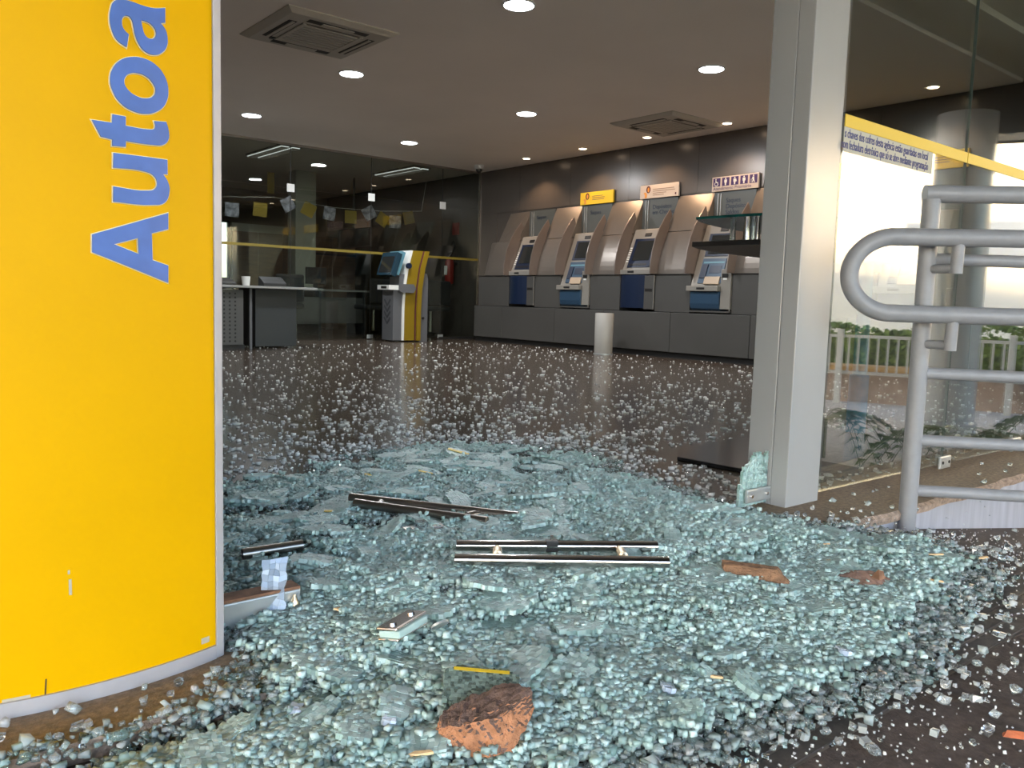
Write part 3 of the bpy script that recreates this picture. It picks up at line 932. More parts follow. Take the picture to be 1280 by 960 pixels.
MB().lathe((3.0, 1.86, .018), [(.04, 0), (.04, .845)], 24).build('post', 'acrylicpale', ct, smooth=True)

# ---------------------------------------------------------------- office behind the partition
colm = struct(B((6.0, 13.0, 0), (6.36, 13.3, ZC), 'palecol').build('trim_5'), 'pale square column inside the office')
def flag(x, z, rz, m, label, s=.2, y=12.0):
    o = MB().prism([(-s / 2, -s / 2), (s / 2, -s / 2), (s / 2, s / 2), (-s / 2, s / 2)], -.002, .002, 'y')
    o = o.build('hanging_card', m, loc=None)
    o.location = (x, y, z)
    o.rotation_euler = (0, R(rz), R(random.uniform(-15, 15)))
    tag(o, label, 'card', 'cards on a string behind the partition')
FL = [(4.56, 1.82, 2, 'flagphoto', 'first photo card from the left on the string'), (4.98, 1.86, 4, 'flagyellow', 'first yellow card from the left on the string'),
      (5.415, 1.98, -30, 'flagphoto', 'tilted photo card left of the pale column'), (5.75, 1.93, 25, 'flagyellow', 'tilted yellow card over the pale column'),
      (6.1, 1.90, 8, 'flagphoto', 'photo card right of the pale column'), (6.47, 1.88, 0, 'flagyellow', 'upright yellow card above the dark television'),
      (6.80, 1.97, -30, 'flagphoto', 'tilted photo card right of the upright yellow card'), (7.05, 1.89, 30, 'flagyellow', 'dim tilted yellow card above the kiosk'),
      (7.29, 1.87, 0, 'flagphoto', 'pale card above the kiosk'), (7.55, 1.96, -15, 'flagyellow', 'last yellow card at the right end of the string')]
for f in FL:
    flag(*f)
B((5.6, 13.2, 2.26), (5.72, 13.203, 2.60)).build('hanging_card', 'flagyellow', loc=(5.66, 13.2, 2.4))
hi_card = COL.objects[-1]
MB().tube([(5.66, 13.2015, 2.6), (5.66, 13.2015, ZC)], .002, 5).build('thread', 'white', hi_card)
tag(hi_card, 'single yellow card hung high under the office ceiling', 'card')
strg = MB().tube([(4.2, 12.0, ZC), (4.3, 12.0, 1.98), (5.2, 12.0, 2.06), (6.2, 12.0, 2.0), (7.0, 12.0, 2.02), (7.8, 12.0, 2.09), (7.9, 12.0, ZC)], .002, 5).build('card_string', 'white')
tag(strg, 'thin string carrying the cards behind the partition', 'string')

def louver(x, y, rz, label):
    t = thing('louver_light', (x, y, ZC), label, 'ceiling light', 'louvred office ceiling lights')
    B((x - .16, y - .62, ZC - .025), (x + .16, y + .62, ZC - .001)).build('housing', 'acgrille', t)
    for sx in (-.08, .08):
        tb = B((x + sx - .055, y - .6, ZC - .035), (x + sx + .055, y + .6, ZC - .026)).build('lamp_strip', 'louver_on', t)
        for j in range(20):
            yy_ = y - .58 + j * .061
            B((x + sx - .055, yy_ - .010, ZC - .05), (x + sx + .055, yy_ + .010, ZC - .036)).build('louver_blade', 'acgrille', tb)
louver(4.98, 11.55, 0, 'louvred office ceiling light at left behind the partition')
louver(7.2, 11.7, 0, 'louvred office ceiling light at right behind the partition')
louver(3.6, 12.6, 0, 'louvred office ceiling light half hidden by the yellow totem')

tv = thing('television', (7.1, 13.0, 1.5), 'dark hanging television behind the partition', 'television')
rot = Matrix.Rotation(R(12), 3, 'X') @ Matrix.Rotation(R(-8), 3, 'Y')
B((6.78, 12.98, 1.47), (7.42, 13.03, 1.80), rot=rot).build('case', 'black', tv, bevel=0.006)
B((6.81, 12.974, 1.49), (7.39, 12.981, 1.78), rot=rot).build('screen', 'screen', tv)
MB().tube([(7.1, 13.06, 1.75), (7.1, 13.06, ZC)], .02, 8).build('bracket', 'black', tv)

def desk(x, y, w, label, m='deskgrey'):
    t = thing('office_desk', (x, y, 0), label, 'desk', 'office desks behind the partition')
    B((x - w / 2, y - .3, .70), (x + w / 2, y + .3, .73)).build('desk_top', 'desktop', t)
    B((x - w / 2 + .05, y - .28, .18), (x + w / 2 - .05, y - .25, .60)).build('modesty_panel', m, t)
    for s in (-1, 1):
        B((x + s * (w / 2 - .04) - .02, y - .28, 0), (x + s * (w / 2 - .04) + .02, y + .28, .70)).build('leg', 'deskdark', t)
desk(5.4, 12.2, 1.1, 'grey office desk behind the left reception desk')
desk(6.5, 12.7, 1.0, 'grey office desk behind the kiosk')
desk(8.35 - .75, 12.4, .9, 'grey office desk at right behind the partition')
for (x, y, lb, on) in ((5.9, 12.05, 'black monitor on the desk left of the kiosk', 0), (7.55, 12.3, 'black monitor on the right office desk', 0)):
    t = thing('monitor', (x, y, .73), lb, 'monitor', 'office monitors')
    B((x - .17, y - .02, .80), (x + .17, y + .02, 1.06)).build('case', 'black', t, bevel=0.004)
    B((x - .03, y, .73), (x + .03, y + .03, .82)).build('stand', 'black', t)
    B((x - .10, y - .08, .73), (x + .10, y + .08, .745)).build('foot', 'black', t)
for (x, y, lb) in ((5.2, 11.7, 'dark office chair by the left office desk'), (7.72, 11.55, 'dark office chair near the right end of the partition'), (6.9, 12.0, 'dark office chair right of the kiosk')):
    t = thing('office_chair', (x, y, 0), lb, 'chair', 'dark office chairs')
    B((x - .24, y - .24, .42), (x + .24, y + .24, .50)).build('seat', 'chairdark', t, bevel=0.03)
    B((x - .22, y - .28, .52), (x + .22, y - .22, .92)).build('backrest', 'chairdark', t, bevel=0.03)
    MB().cyl((x, y), .025, .08, .42, 10).build('stem', 'darksteel', t)
    for j in range(5):
        a = j * 2 * math.pi / 5
        B((x - .02, y - .14, .03), (x + .02, y + .14, .07)).build('foot', 'black', t)
        c = t.children[-1]
        c.rotation_euler.z = a
        c.location = (0, 0, 0)
# brown partition screens and high wall rail
ws = thing('wood_screen', (6.2, 14.6, 0), 'brown wooden office screen behind the left reception desk', 'screen')
for i in range(3):
    B((5.56 + i * .47, 14.6, 0), (6.02 + i * .47, 14.65, 1.72)).build('panel', 'wood', ws, bevel=0.003)
B((5.54, 14.585, 1.48), (7.0, 14.6, 1.52)).build('dark_rail', 'black', ws)
B((5.54, 14.59, 1.72), (7.0, 14.66, 1.86)).build('top_rail', 'palewall', ws)
ws2 = thing('wood_screen', (7.7, 14.8, 0), 'brown wooden office screen right of the pale column', 'screen')
for i in range(2):
    B((7.1 + i * .5, 14.8, 0), (7.59 + i * .5, 14.85, 1.75)).build('panel', 'wood', ws2, bevel=0.003)
B((7.1, 14.78, 1.40), (8.1, 14.8, 1.44)).build('dark_rail', 'black', ws2)
# fire extinguisher and sign on the right wall of the office
fe = thing('fire_extinguisher', (8.05, 11.5, .8), 'red fire extinguisher hanging behind the right end of the partition', 'extinguisher')
MB().lathe((8.05, 11.5, .88), [(.06, 0), (.075, .03), (.075, .36), (.05, .42), (.025, .45)], 18).build('cylinder', 'red', fe, smooth=True)
B((8.03, 11.47, 1.33), (8.07, 11.56, 1.40)).build('valve', 'black', fe)
B((8.10, 11.46, 1.20), (8.18, 11.54, 1.24)).build('bracket', 'black', fe)
MB().tube([(8.05, 11.45, 1.36), (8.04, 11.38, 1.42), (8.03, 11.33, 1.5), (8.03, 11.38, 1.58), (8.04, 11.45, 1.52)], .012, 8).build('hose', 'black', fe)
B((7.972, 11.46, 1.03), (7.978, 11.54, 1.18)).build('paper_label', 'white', fe)
es = B((8.165, 11.42, 1.70), (8.178, 11.60, 1.90), 'red').build('extinguisher_sign', loc=(8.17, 11.5, 1.8))
tag(es, 'red square sign above the fire extinguisher', 'sign')
of = bpy.data.lights.new('office_glow', 'AREA')
ofo = bpy.data.objects.new('office_glow', of)
COL.objects.link(ofo)
ofo.location = (4.98, 11.55, ZC - .06)
of.energy = 7
of.size = 0.3

# ---------------------------------------------------------------- yellow totem with raised lettering
CXs, RS = .28, .63
CYs = 1.33 + RS
def ys_(x):
    return CYs - math.sqrt(max(0, RS * RS - (x - CXs) ** 2))
tt = thing('sign_totem', (.28, 1.42, 0), 'tall yellow curved entrance sign with blue raised letters', 'sign')
def curved(x0, x1, z0, z1, off, th, n=18):
    mb = MB()
    out = [(x0 + (x1 - x0) * i / n) for i in range(n + 1)]
    poly = [(x, ys_(x) - off) for x in out] + [(x, ys_(x) - off + th) for x in reversed(out)]
    return mb.prism(poly, z0, z1, 'z')
curved(.07, .4875, .022, 2.6, 0.0, .03).build('yellow_face', 'yellow', tt, smooth=True)
curved(.4872, .5022, .0, 2.6, .005, .045, 2).build('frame_upright', 'frame', tt, bevel=0.002)
curved(.055, .0702, .0, 2.6, .005, .045, 2).build('frame_upright', 'frame', tt, bevel=0.002)
curved(.0704, .487, .0, .0235, .005, .045).build('frame_rail', 'frame', tt, smooth=True)
B((.07, 1.39, 0.0), (.49, 1.44, 2.6)).build('back_box', 'frame', tt)
LET = {
 'A': [[(0.2986, 0.6988, 1), (0.4090, 0.7398, 1), (0.4087, 0.7152, 1), (0.3829, 0.7069, 1), (0.3837, 0.6667, 1), (0.4080, 0.6596, 1), (0.4077, 0.6331, 1), (0.2981, 0.6733, 1)],
       [(0.3279, 0.6866, 1), (0.3627, 0.6983, 1), (0.3632, 0.6745, 1)]],
 'u': [[(0.3294, 0.8183, 1), (0.4085, 0.8196, 1), (0.4088, 0.7985, 1), (0.4016, 0.7972, 1), (0.4093, 0.7861, 0), (0.4111, 0.7711, 0), (0.4034, 0.7547, 0), (0.3863, 0.7496, 0), (0.3282, 0.7483, 1), (0.3286, 0.7701, 1), (0.3783, 0.7699, 0), (0.3891, 0.7740, 0), (0.3924, 0.7839, 0), (0.3869, 0.7933, 0), (0.3745, 0.7974, 0), (0.3290, 0.7972, 1)]],
 't': [[(0.3012, 0.8606, 1), (0.3284, 0.8606, 1), (0.3291, 0.8730, 1), (0.3473, 0.8727, 1), (0.3470, 0.8596, 1), (0.3809, 0.8600, 0), (0.3887, 0.8621, 0), (0.3907, 0.8660, 0), (0.3894, 0.8739, 1), (0.4078, 0.8756, 1), (0.4114, 0.8620, 0), (0.4104, 0.8496, 0), (0.4031, 0.8415, 0), (0.3889, 0.8387, 0), (0.3472, 0.8380, 1), (0.3465, 0.8294, 1), (0.3283, 0.8283, 1), (0.3285, 0.8372, 1), (0.3130, 0.8388, 1)]],
 'o': [[(0.3568, 0.9593, 0), (0.3752, 0.9613, 0), (0.3931, 0.9557, 0), (0.4055, 0.9432, 0), (0.4112, 0.9246, 0), (0.4074, 0.9039, 0), (0.3956, 0.8900, 0), (0.3785, 0.8824, 0), (0.3588, 0.8825, 0), (0.3408, 0.8910, 0), (0.3301, 0.9060, 0), (0.3269, 0.9222, 0), (0.3313, 0.9389, 0), (0.3418, 0.9517, 0)],
       [(0.3629, 0.9382, 0), (0.3771, 0.9369, 0), (0.3881, 0.9285, 0), (0.3919, 0.9194, 0), (0.3879, 0.9098, 0), (0.3766, 0.9043, 0), (0.3634, 0.9050, 0), (0.3517, 0.9112, 0), (0.3461, 0.9208, 0), (0.3489, 0.9309, 0), (0.3553, 0.9359, 0)]],
 'a': [[(0.4080, 1.0422, 1), (0.3897, 1.0370, 0), (0.3720, 1.0364, 0), (0.3569, 1.0376, 0), (0.3433, 1.0364, 0), (0.3339, 1.0314, 0), (0.3297, 1.0210, 0), (0.3278, 1.0060, 0), (0.3302, 0.9920, 0), (0.3371, 0.9790, 0), (0.3506, 0.9716, 1), (0.3536, 0.9903, 1), (0.3468, 0.9960, 0), (0.3442, 1.0038, 0), (0.3460, 1.0126, 0), (0.3524, 1.0164, 0), (0.3576, 1.0135, 0), (0.3607, 1.0037, 0), (0.3627, 0.9936, 0), (0.3679, 0.9810, 0), (0.3776, 0.9716, 0), (0.3910, 0.9704, 0), (0.4025, 0.9765, 0), (0.4101, 0.9882, 0), (0.4109, 1.0016, 0), (0.4076, 1.0116, 0), (0.4007, 1.0185, 1), (0.4077, 1.0215, 1)],
       [(0.3717, 1.0150, 1), (0.3804, 1.0152, 0), (0.3893, 1.0111, 0), (0.3937, 1.0036, 0), (0.3913, 0.9954, 0), (0.3845, 0.9916, 0), (0.3779, 0.9942, 0), (0.3737, 1.0038, 0)]],
}
def letter_mesh(loops, offset, depth):
    cu = bpy.data.curves.new('letter', 'CURVE')
    cu.dimensions = '2D'
    cu.fill_mode = 'BOTH'
    cu.resolution_u = 5
    cu.extrude = depth / 2
    cu.offset = offset
    for lp in loops:
        sp = cu.splines.new('BEZIER')
        sp.bezier_points.add(len(lp) - 1)
        for bp, (x, z, c) in zip(sp.bezier_points, lp):
            bp.co = (x, z, 0)
            bp.handle_left_type = bp.handle_right_type = 'VECTOR' if c else 'AUTO'
        sp.use_cyclic_u = True
    t = bpy.data.objects.new('letter', cu)
    COL.objects.link(t)
    bpy.context.view_layer.update()
    me = bpy.data.meshes.new_from_object(t.evaluated_get(bpy.context.evaluated_depsgraph_get()))
    bpy.data.objects.remove(t)
    bm = bmesh.new()
    bm.from_mesh(me)
    for i in range(12):
        x = .30 + i * .01
        bmesh.ops.bisect_plane(bm, geom=bm.verts[:] + bm.edges[:] + bm.faces[:], plane_co=(x, 0, 0), plane_no=(1, 0, 0))
    bm.to_mesh(me)
    bm.free()
    o = ORG[tt]
    for v in me.vertices:
        x, z, h = v.co
        v.co = Vector((x, ys_(x) - depth / 2 - h, z)) - o
    return me
for ch, loops in LET.items():
    me = letter_mesh(loops, 0.0, .006)
    me.materials.append(M['blue'])
    lo = bpy.data.objects.new('letter', me)
    COL.objects.link(lo)
    lo.parent = tt
    ORG[lo] = ORG[tt]
    me2 = letter_mesh(loops, 0.0013, .0025)
    me2.materials.append(M['cream_line'])
    l2 = bpy.data.objects.new('letter_outline', me2)
    COL.objects.link(l2)
    l2.parent = lo
# scratches and a dark crack near the foot of the sign
B((.2235, ys_(.225) - .0008, .020), (.2255, ys_(.225) + .002, .047), rot=Matrix.Rotation(R(4), 3, 'Y')).build('crack', 'crack', tt)
curved(.258, .262, .168, .192, .0006, .002, 2).build('scuff', 'scratch', tt)
curved(.257, .260, .200, .206, .0006, .002, 2).build('scuff', 'scratch', tt)
curved(.17, .205, .0235, .028, .0006, .002, 4).build('scuff', 'scratch', tt)
curved(.46, .475, .033, .043, .0006, .002, 2).build('scuff', 'scratch', tt)

# ---------------------------------------------------------------- ramp railing
rd = Vector((.703, -.711, 0))            # direction of the railing
pb = Vector((2.606, 1.182, 0))
nv = Vector((-.711, -.703, 0))           # towards the walking side
rl = thing('ramp_railing', (2.606, 1.182, -.06), 'grey tubular ramp railing with looped double handrail', 'railing')
MB().tube([(pb.x, pb.y, -.09), (pb.x, pb.y, .965)], .0265, 20).build('post', 'rail', rl, smooth=True)
def rp(t, z, off=0.0):
    p = pb + rd * t + nv * off
    return (p.x, p.y, z)
MB().tube([rp(-.022, .982), rp(2.4, .982)], .0265, 20).build('top_rail', 'rail', rl, smooth=True)
for z in (.786, .436, .225, .066):
    MB().tube([rp(.02, z), rp(2.4, z - .02)], .0185, 16).build('bar', 'rail', rl, smooth=True)
MB().tube([rp(2.4, -.25), rp(2.4, .965)], .0265, 16).build('post', 'rail', rl, smooth=True)
# looped handrail
zt, zb = .845, .617
rr = (zt - zb) / 2
off = .085
path = [rp(2.4, zt, off)]
for i in range(8):
    path.append(rp(2.1 - i * .28, zt, off))
for i in range(1, 24):
    a = math.pi / 2 + math.pi * i / 24
    path.append(rp(-.12 + 1.15 * rr * math.cos(a), (zt + zb) / 2 + rr * math.sin(a), off))
for i in range(8):
    path.append(rp(.14 + i * .28, zb, off))
path.append(rp(2.4, zb, off))
MB().tube(path, .026, 20).build('handrail_loop', 'rail', rl, smooth=True)
for z in (zt, zb):
    MB().tube([rp(.055, z - .01, off), rp(.055, z - .105, off - .005)], .0175, 14).build('bracket', 'rail', rl, smooth=True)
    MB().tube([rp(.055, z - .09, off), rp(.012, z - .09, .02)], .0135, 12).build('bracket_arm', 'rail', rl, smooth=True)

# ---------------------------------------------------------------- the heap of broken glass
POLY = np.array([(.996, 2.702), (1.47, 2.823), (2.10, 2.95), (2.45, 2.50), (2.25, 2.08), (2.14, 1.62), (2.12, 1.45), (2.15, 1.22), (2.42, 1.06), (2.20, .80), (1.85, .76), (1.50, .66), (1.08, .70),
                 (.80, .72), (.52, .85), (.14, .98), (.02, 1.10), (.10, 1.165), (.34, 1.172), (.47, 1.185), (.53, 1.30), (.52, 1.6), (.6, 2.2)])
def poly_dist(P):
    x, y = P[:, 0], P[:, 1]
    inside = np.zeros(len(P), bool)
    dmin = np.full(len(P), 1e9)
    n_ = len(POLY)
    for i in range(n_):
        a, b = POLY[i], POLY[(i + 1) % n_]
        c = ((a[1] > y) != (b[1] > y)) & (x < (b[0] - a[0]) * (y - a[1]) / (b[1] - a[1] + 1e-12) + a[0])
        inside ^= c
        ab = b - a
        t = np.clip(((P - a) @ ab) / (ab @ ab), 0, 1)
        d = np.hypot(*(P - (a + t[:, None] * ab)).T)
        dmin = np.minimum(dmin, d)
    return np.where(inside, dmin, -dmin)
def lump(P):
    x, y = P[:, 0], P[:, 1]
    return (np.sin(x * 9 + 1.3 * np.sin(y * 7)) + np.sin(y * 11 + 2 * np.sin(x * 5 + 1)) + np.sin((x + y) * 17) * .6) / 2.6
def base_z(P):
    x, y = P[:, 0], P[:, 1]
    t = np.clip((y - 1.17) / .03, 0, 1)
    out = -0.022 - np.clip((x - 2.35) * .15, 0, .6)
    return out * (1 - t)
def heap_h(P):
    d = poly_dist(P)
    y = P[:, 1]
    far = np.clip((2.75 - y) / 1.0, 0.12, 1)      # thinner inside the hall
    h = np.clip(d / .38, 0, 1) ** .8 * (.038 + .018 * lump(P)) * far
    return np.maximum(h, 0)
def surf(P):
    return base_z(P) + heap_h(P)
def surf1(x, y):
    return float(surf(np.array([[x, y]]))[0])

CUBE = np.array([(-1, -1, -1), (1, -1, -1), (1, 1, -1), (-1, 1, -1), (-1, -1, 1), (1, -1, 1), (1, 1, 1), (-1, 1, 1)], float) * .5
CF = np.array([(0, 3, 2, 1), (4, 5, 6, 7), (0, 1, 5, 4), (1, 2, 6, 5), (2, 3, 7, 6), (3, 0, 4, 7)])
def quats(n, flat):
    # random yaw with a limited tilt; flat in 0..1 per piece (1 lies flat)
    yaw_ = rng.uniform(0, 2 * np.pi, n)
    tilt = rng.normal(0, 1, n) * (1 - flat) * 1.3
    ax = rng.uniform(0, 2 * np.pi, n)
    cy_, sy_ = np.cos(yaw_), np.sin(yaw_)
    Rz = np.zeros((n, 3, 3))
    Rz[:, 0, 0], Rz[:, 0, 1], Rz[:, 1, 0], Rz[:, 1, 1], Rz[:, 2, 2] = cy_, -sy_, sy_, cy_, 1
    k = np.stack([np.cos(ax), np.sin(ax), np.zeros(n)], 1)
    K = np.zeros((n, 3, 3))
    K[:, 0, 1], K[:, 0, 2], K[:, 1, 0], K[:, 1, 2], K[:, 2, 0], K[:, 2, 1] = -k[:, 2], k[:, 1], k[:, 2], -k[:, 0], -k[:, 1], k[:, 0]
    I = np.eye(3)[None]
    c, s_ = np.cos(tilt)[:, None, None], np.sin(tilt)[:, None, None]
    Rt = I + s_ * K + (1 - c) * (K @ K)
    return Rt @ Rz
def crumbs_mesh(name, pos, size, flat, m, jit=.22):
    n_ = len(pos)
    V = CUBE[None] + rng.uniform(-jit, jit, (n_, 8, 3))
    V *= size[:, None, :]
    V = np.einsum('nij,nkj->nki', quats(n_, flat), V) + pos[:, None, :]
    F = CF[None] + (np.arange(n_) * 8)[:, None, None]
    me = bpy.data.meshes.new(name)
    me.vertices.add(n_ * 8)
    me.vertices.foreach_set('co', V.reshape(-1).astype(np.float32))
    me.loops.add(n_ * 24)
    me.loops.foreach_set('vertex_index', F.reshape(-1).astype(np.int32))
    me.polygons.add(n_ * 6)
    me.polygons.foreach_set('loop_start', np.arange(0, n_ * 24, 4, dtype=np.int32))
    me.polygons.foreach_set('loop_total', np.full(n_ * 6, 4, np.int32))
    me.update(calc_edges=True)
    me.validate()
    me.materials.append(M[m])
    o = bpy.data.objects.new(name, me)
    COL.objects.link(o)
    return o

def clear_of(P, r=.0):
    # keep crumbs out of the totem and the column
    a = (P[:, 0] < .515) & (P[:, 1] > 1.325 - r) & (P[:, 0] > -.2)
    b = (P[:, 0] > 2.285 - r) & (P[:, 0] < 2.495 + r) & (P[:, 1] > 1.41 - r) & (P[:, 1] < 1.575 + r)
    return ~(a | b)

# dense heap: bonded clusters (crumbs lying in tilted sheets) and loose crumbs
N1 = 125000
P = np.stack([rng.uniform(0, 2.5, N1 * 3), rng.uniform(.6, 3.0, N1 * 3)], 1)
d = poly_dist(P)
keep = (rng.uniform(0, 1, len(P)) < np.clip(.10 + (d + .06) / .20, 0, 1)) & (d > -.08) & clear_of(P, .004)
fall = np.clip(1.12 - np.clip(P[:, 1] - 1.9, 0, 9) * .55, .3, 1)
fall = np.where(P[:, 1] > 1.75, fall * np.clip(.62 + .75 * lump(P * np.array([.55, 1.25])) + (2.1 - P[:, 1]) * .5, .03, 1), fall)
keep &= rng.uniform(0, 1, len(P)) < fall
P = P[keep][:N1]
lay = rng.uniform(0, 1, len(P)) ** 1.5
sz = np.clip(rng.lognormal(math.log(.0064), .34, (len(P), 1)), .004, .014) * np.column_stack([rng.uniform(.9, 1.9, len(P)), rng.uniform(.7, 1.1, len(P)), rng.uniform(.65, 1.0, len(P))])
h = heap_h(P)
z = base_z(P) + np.maximum(sz[:, 2] * .45, h - lay * np.minimum(h, .02)) 
o = crumbs_mesh('glass_rubble', np.column_stack([P, z]), sz, rng.uniform(.2, .93, len(P)), 'rubble', .16)
tag(o, 'dense heap of green crushed safety glass filling the doorway', 'broken glass', kind='stuff')

# fine glass grit filling the heap below the crumbs
gx, gy = np.meshgrid(np.linspace(-.05, 2.5, 256), np.linspace(.6, 3.0, 240))
G = np.column_stack([gx.ravel(), gy.ravel()])
hg_ = heap_h(G)
gz = base_z(G) + hg_ - .012 + rng.uniform(-.0025, .0025, len(G))
okv = (hg_ > .016) & (G[:, 1] < 1.95 + .2 * lump(G * 1.3)) & clear_of(G, .0)
gi = np.arange(len(G)).reshape(gx.shape)
cells = np.stack([gi[:-1, :-1], gi[:-1, 1:], gi[1:, 1:], gi[1:, :-1]], -1).reshape(-1, 4)
cells = cells[okv[cells].all(1)]
me = bpy.data.meshes.new('glass_grit')
me.from_pydata(np.column_stack([G, gz]).tolist(), [], cells.tolist())
me.materials.append(M['grit'])
o = bpy.data.objects.new('glass_grit', me)
COL.objects.link(o)
tag(o, 'fine pale glass grit packed under the heap of crumbs', 'broken glass', kind='stuff')
# bonded clusters inside the same heap
cp, cs, cfl = [], [], []
NC = 4200
C = np.stack([rng.uniform(0, 2.5, NC * 4), rng.uniform(.6, 2.95, NC * 4)], 1)
dd = poly_dist(C)
C = C[(dd > .05) & clear_of(C, .05) & ((C[:, 1] < 1.75) | (rng.uniform(0, 1, len(C)) < np.clip(.45 + .9 * lump(C * np.array([.55, 1.25])), .02, 1)))][:NC]
hs = surf(C)
for c, hz in zip(C, hs):
    n_ = int(rng.integers(8, 46))
    a = rng.uniform(0, 6.28)
    tx, ty = rng.normal(0, .13, 2)
    el = rng.uniform(1, 2.4)
    r_ = .0046 * math.sqrt(n_)
    q = rng.normal(0, .55, (n_, 2)) * r_ * np.array([el, 1 / el ** .5])
    ca, sa = math.cos(a), math.sin(a)
    q = q @ np.array([(ca, sa), (-sa, ca)])
    zz = hz + .004 + q[:, 0] * tx + q[:, 1] * ty
    cp.append(np.column_stack([c + q, zz]))
cp = np.concatenate(cp)
cs = np.column_stack([rng.uniform(.007, .013, len(cp)), rng.uniform(.006, .011, len(cp)), rng.uniform(.007, .0095, len(cp))])
ok = clear_of(cp[:, :2], .006)
o = crumbs_mesh('bonded_glass_rubble', cp[ok], cs[ok], np.full(ok.sum(), .93), 'clump', .16)
tag(o, 'flat bonded patches of cracked green glass on top of the heap', 'broken glass', kind='stuff')

# thin scatter over the hall floor
def scatter(n_, xr, yr, dens):
    Q = np.stack([rng.uniform(*xr, n_), rng.uniform(*yr, n_)], 1)
    return Q[(rng.uniform(0, 1, n_) < dens(Q)) & clear_of(Q, .01)]
def in_counter(Q):
    return (Q[:, 0] > 2.6) & (Q[:, 0] < 4.08) & (Q[:, 1] > 1.64) & (Q[:, 1] < 2.32)
Q = scatter(90000, (.3, 8.0), (1.5, 10.7), lambda q: np.where(poly_dist(q) > .02, 0, np.exp(-np.clip(-poly_dist(q), 0, 20) / .16) * .9 + np.exp(-np.clip(-poly_dist(q), 0, 20) / 1.25) * .55 * (1.0 + .5 * lump(q * .35)) + .028 * (q[:, 1] < 9.8)))
Q = Q[(Q[:, 0] < 7.75) & ~in_counter(Q)]
near = np.exp(-np.clip(-poly_dist(Q), 0, 9) / 1.2)
s0 = np.clip(rng.lognormal(math.log(.0074), .42, (len(Q), 1)), .0035, .024)
sz = s0 * np.column_stack([rng.uniform(.8, 1.9, len(Q)), rng.uniform(.7, 1.2, len(Q)), np.full(len(Q), .8)])
sz[:, 2] = np.minimum(sz[:, 2], .011)
o = crumbs_mesh('scattered_glass', np.column_stack([Q, sz[:, 2] * .5]), sz, np.full(len(Q), .985), 'rubble_pale')
tag(o, 'clear glass crumbs scattered over the polished hall floor', 'broken glass', kind='stuff')
# thin scatter over the paving at the right and front
Q = scatter(9000, (.0, 4.2), (-.2, 1.4), lambda q: np.where(poly_dist(q) > .0, 0, np.exp(-np.clip(-poly_dist(q), 0, 20) / .16) * .8 + .05))
Q = Q[(Q[:, 1] < 1.40) & ~((Q[:, 0] > 2.7) & (Q[:, 1] > 1.16) & (rng.uniform(0, 1, len(Q)) < .55))]
s0 = np.clip(rng.lognormal(math.log(.0072), .40, (len(Q), 1)), .003, .0125)
sz = s0 * rng.uniform(.75, 1.35, (len(Q), 3))
zb_ = base_z(Q)
o = crumbs_mesh('loose_glass_crumbs', np.column_stack([Q, zb_ + sz[:, 2] * .42]), sz, rng.uniform(.5, .95, len(Q)), 'rubble_clear')
tag(o, 'loose clear glass crumbs strewn over the brown paving', 'broken glass', kind='stuff')

Q = scatter(9000, (.3, 4.0), (-.1, 1.19), lambda q: np.where(poly_dist(q) > .0, 0, np.exp(-np.clip(-poly_dist(q), 0, 20) / .5)))
s0 = rng.uniform(.0012, .0034, (len(Q), 1))
sz = s0 * rng.uniform(.7, 1.4, (len(Q), 3))
o = crumbs_mesh('glass_dust', np.column_stack([Q, base_z(Q) + sz[:, 2] * .4]), sz, np.full(len(Q), .8), 'rubble_pale')
tag(o, 'tiny glass specks dusted over the brown paving', 'broken glass', kind='stuff')

# ---------------------------------------------------------------- individual pieces of glass
def sheet_mesh(name, nxc, nyc, cell, thick=.009, m='clump', shape=None, warp=.0, gap=.965):
    mb = MB()
    r = random.Random(hash((nxc, nyc)) & 0xffff)
    g = [[((i + r.uniform(-.32, .32) - nxc / 2) * cell, (j + r.uniform(-.32, .32) - nyc / 2) * cell) for j in range(nyc + 1)] for i in range(nxc + 1)]
    for i in range(nxc):
        for j in range(nyc):
            u = (i + .5) / nxc * 2 - 1
            v = (j + .5) / nyc * 2 - 1
            keepc = (abs(u) ** 2.2 + abs(v) ** 2.2) < 1.15 + r.uniform(-.35, .25) if shape is None else shape(u, v, r)
            if not keepc:
                continue
            q = [g[i][j], g[i + 1][j], g[i + 1][j + 1], g[i][j + 1]]
            cx = sum(p[0] for p in q) / 4
            cy = sum(p[1] for p in q) / 4
            q = [(cx + (p[0] - cx) * gap, cy + (p[1] - cy) * gap) for p in q]
            dz = r.uniform(-.0006, .0006) + warp * (u * u)
            mb.prism(q, -thick / 2 + dz, thick / 2 + dz, 'z')
    return mb
SHEETS = []
for i, (a, b, c) in enumerate(((5, 3, .010), (6, 4, .0105), (8, 4, .010), (4, 3, .012), (9, 5, .0105), (7, 6, .010), (10, 3, .011), (6, 2, .012))):
    mb = sheet_mesh('glass_clump', a * 2, b * 2, c / 2, gap=.955)
    o = mb.build('glass_clump', 'clump')
    SHEETS.append(o)
NUG = []
for i in range(6):
    mb = MB()
    rr_ = random.Random(50 + i)
    nsub = (1, 2, 2, 3, 1, 2)[i]
    x = 0
    for j in range(nsub):
        w = rr_.uniform(.009, .013)
        mb.add([(x + (p[0] * w) + rr_.uniform(-.0016, .0016), p[1] * .011 + rr_.uniform(-.0018, .0018), p[2] * .009 + rr_.uniform(-.001, .001)) for p in CUBE], [tuple(f) for f in CF])
        x += w * .97
    NUG.append(mb.build('glass_nugget', 'rubble_clear'))
first = {}
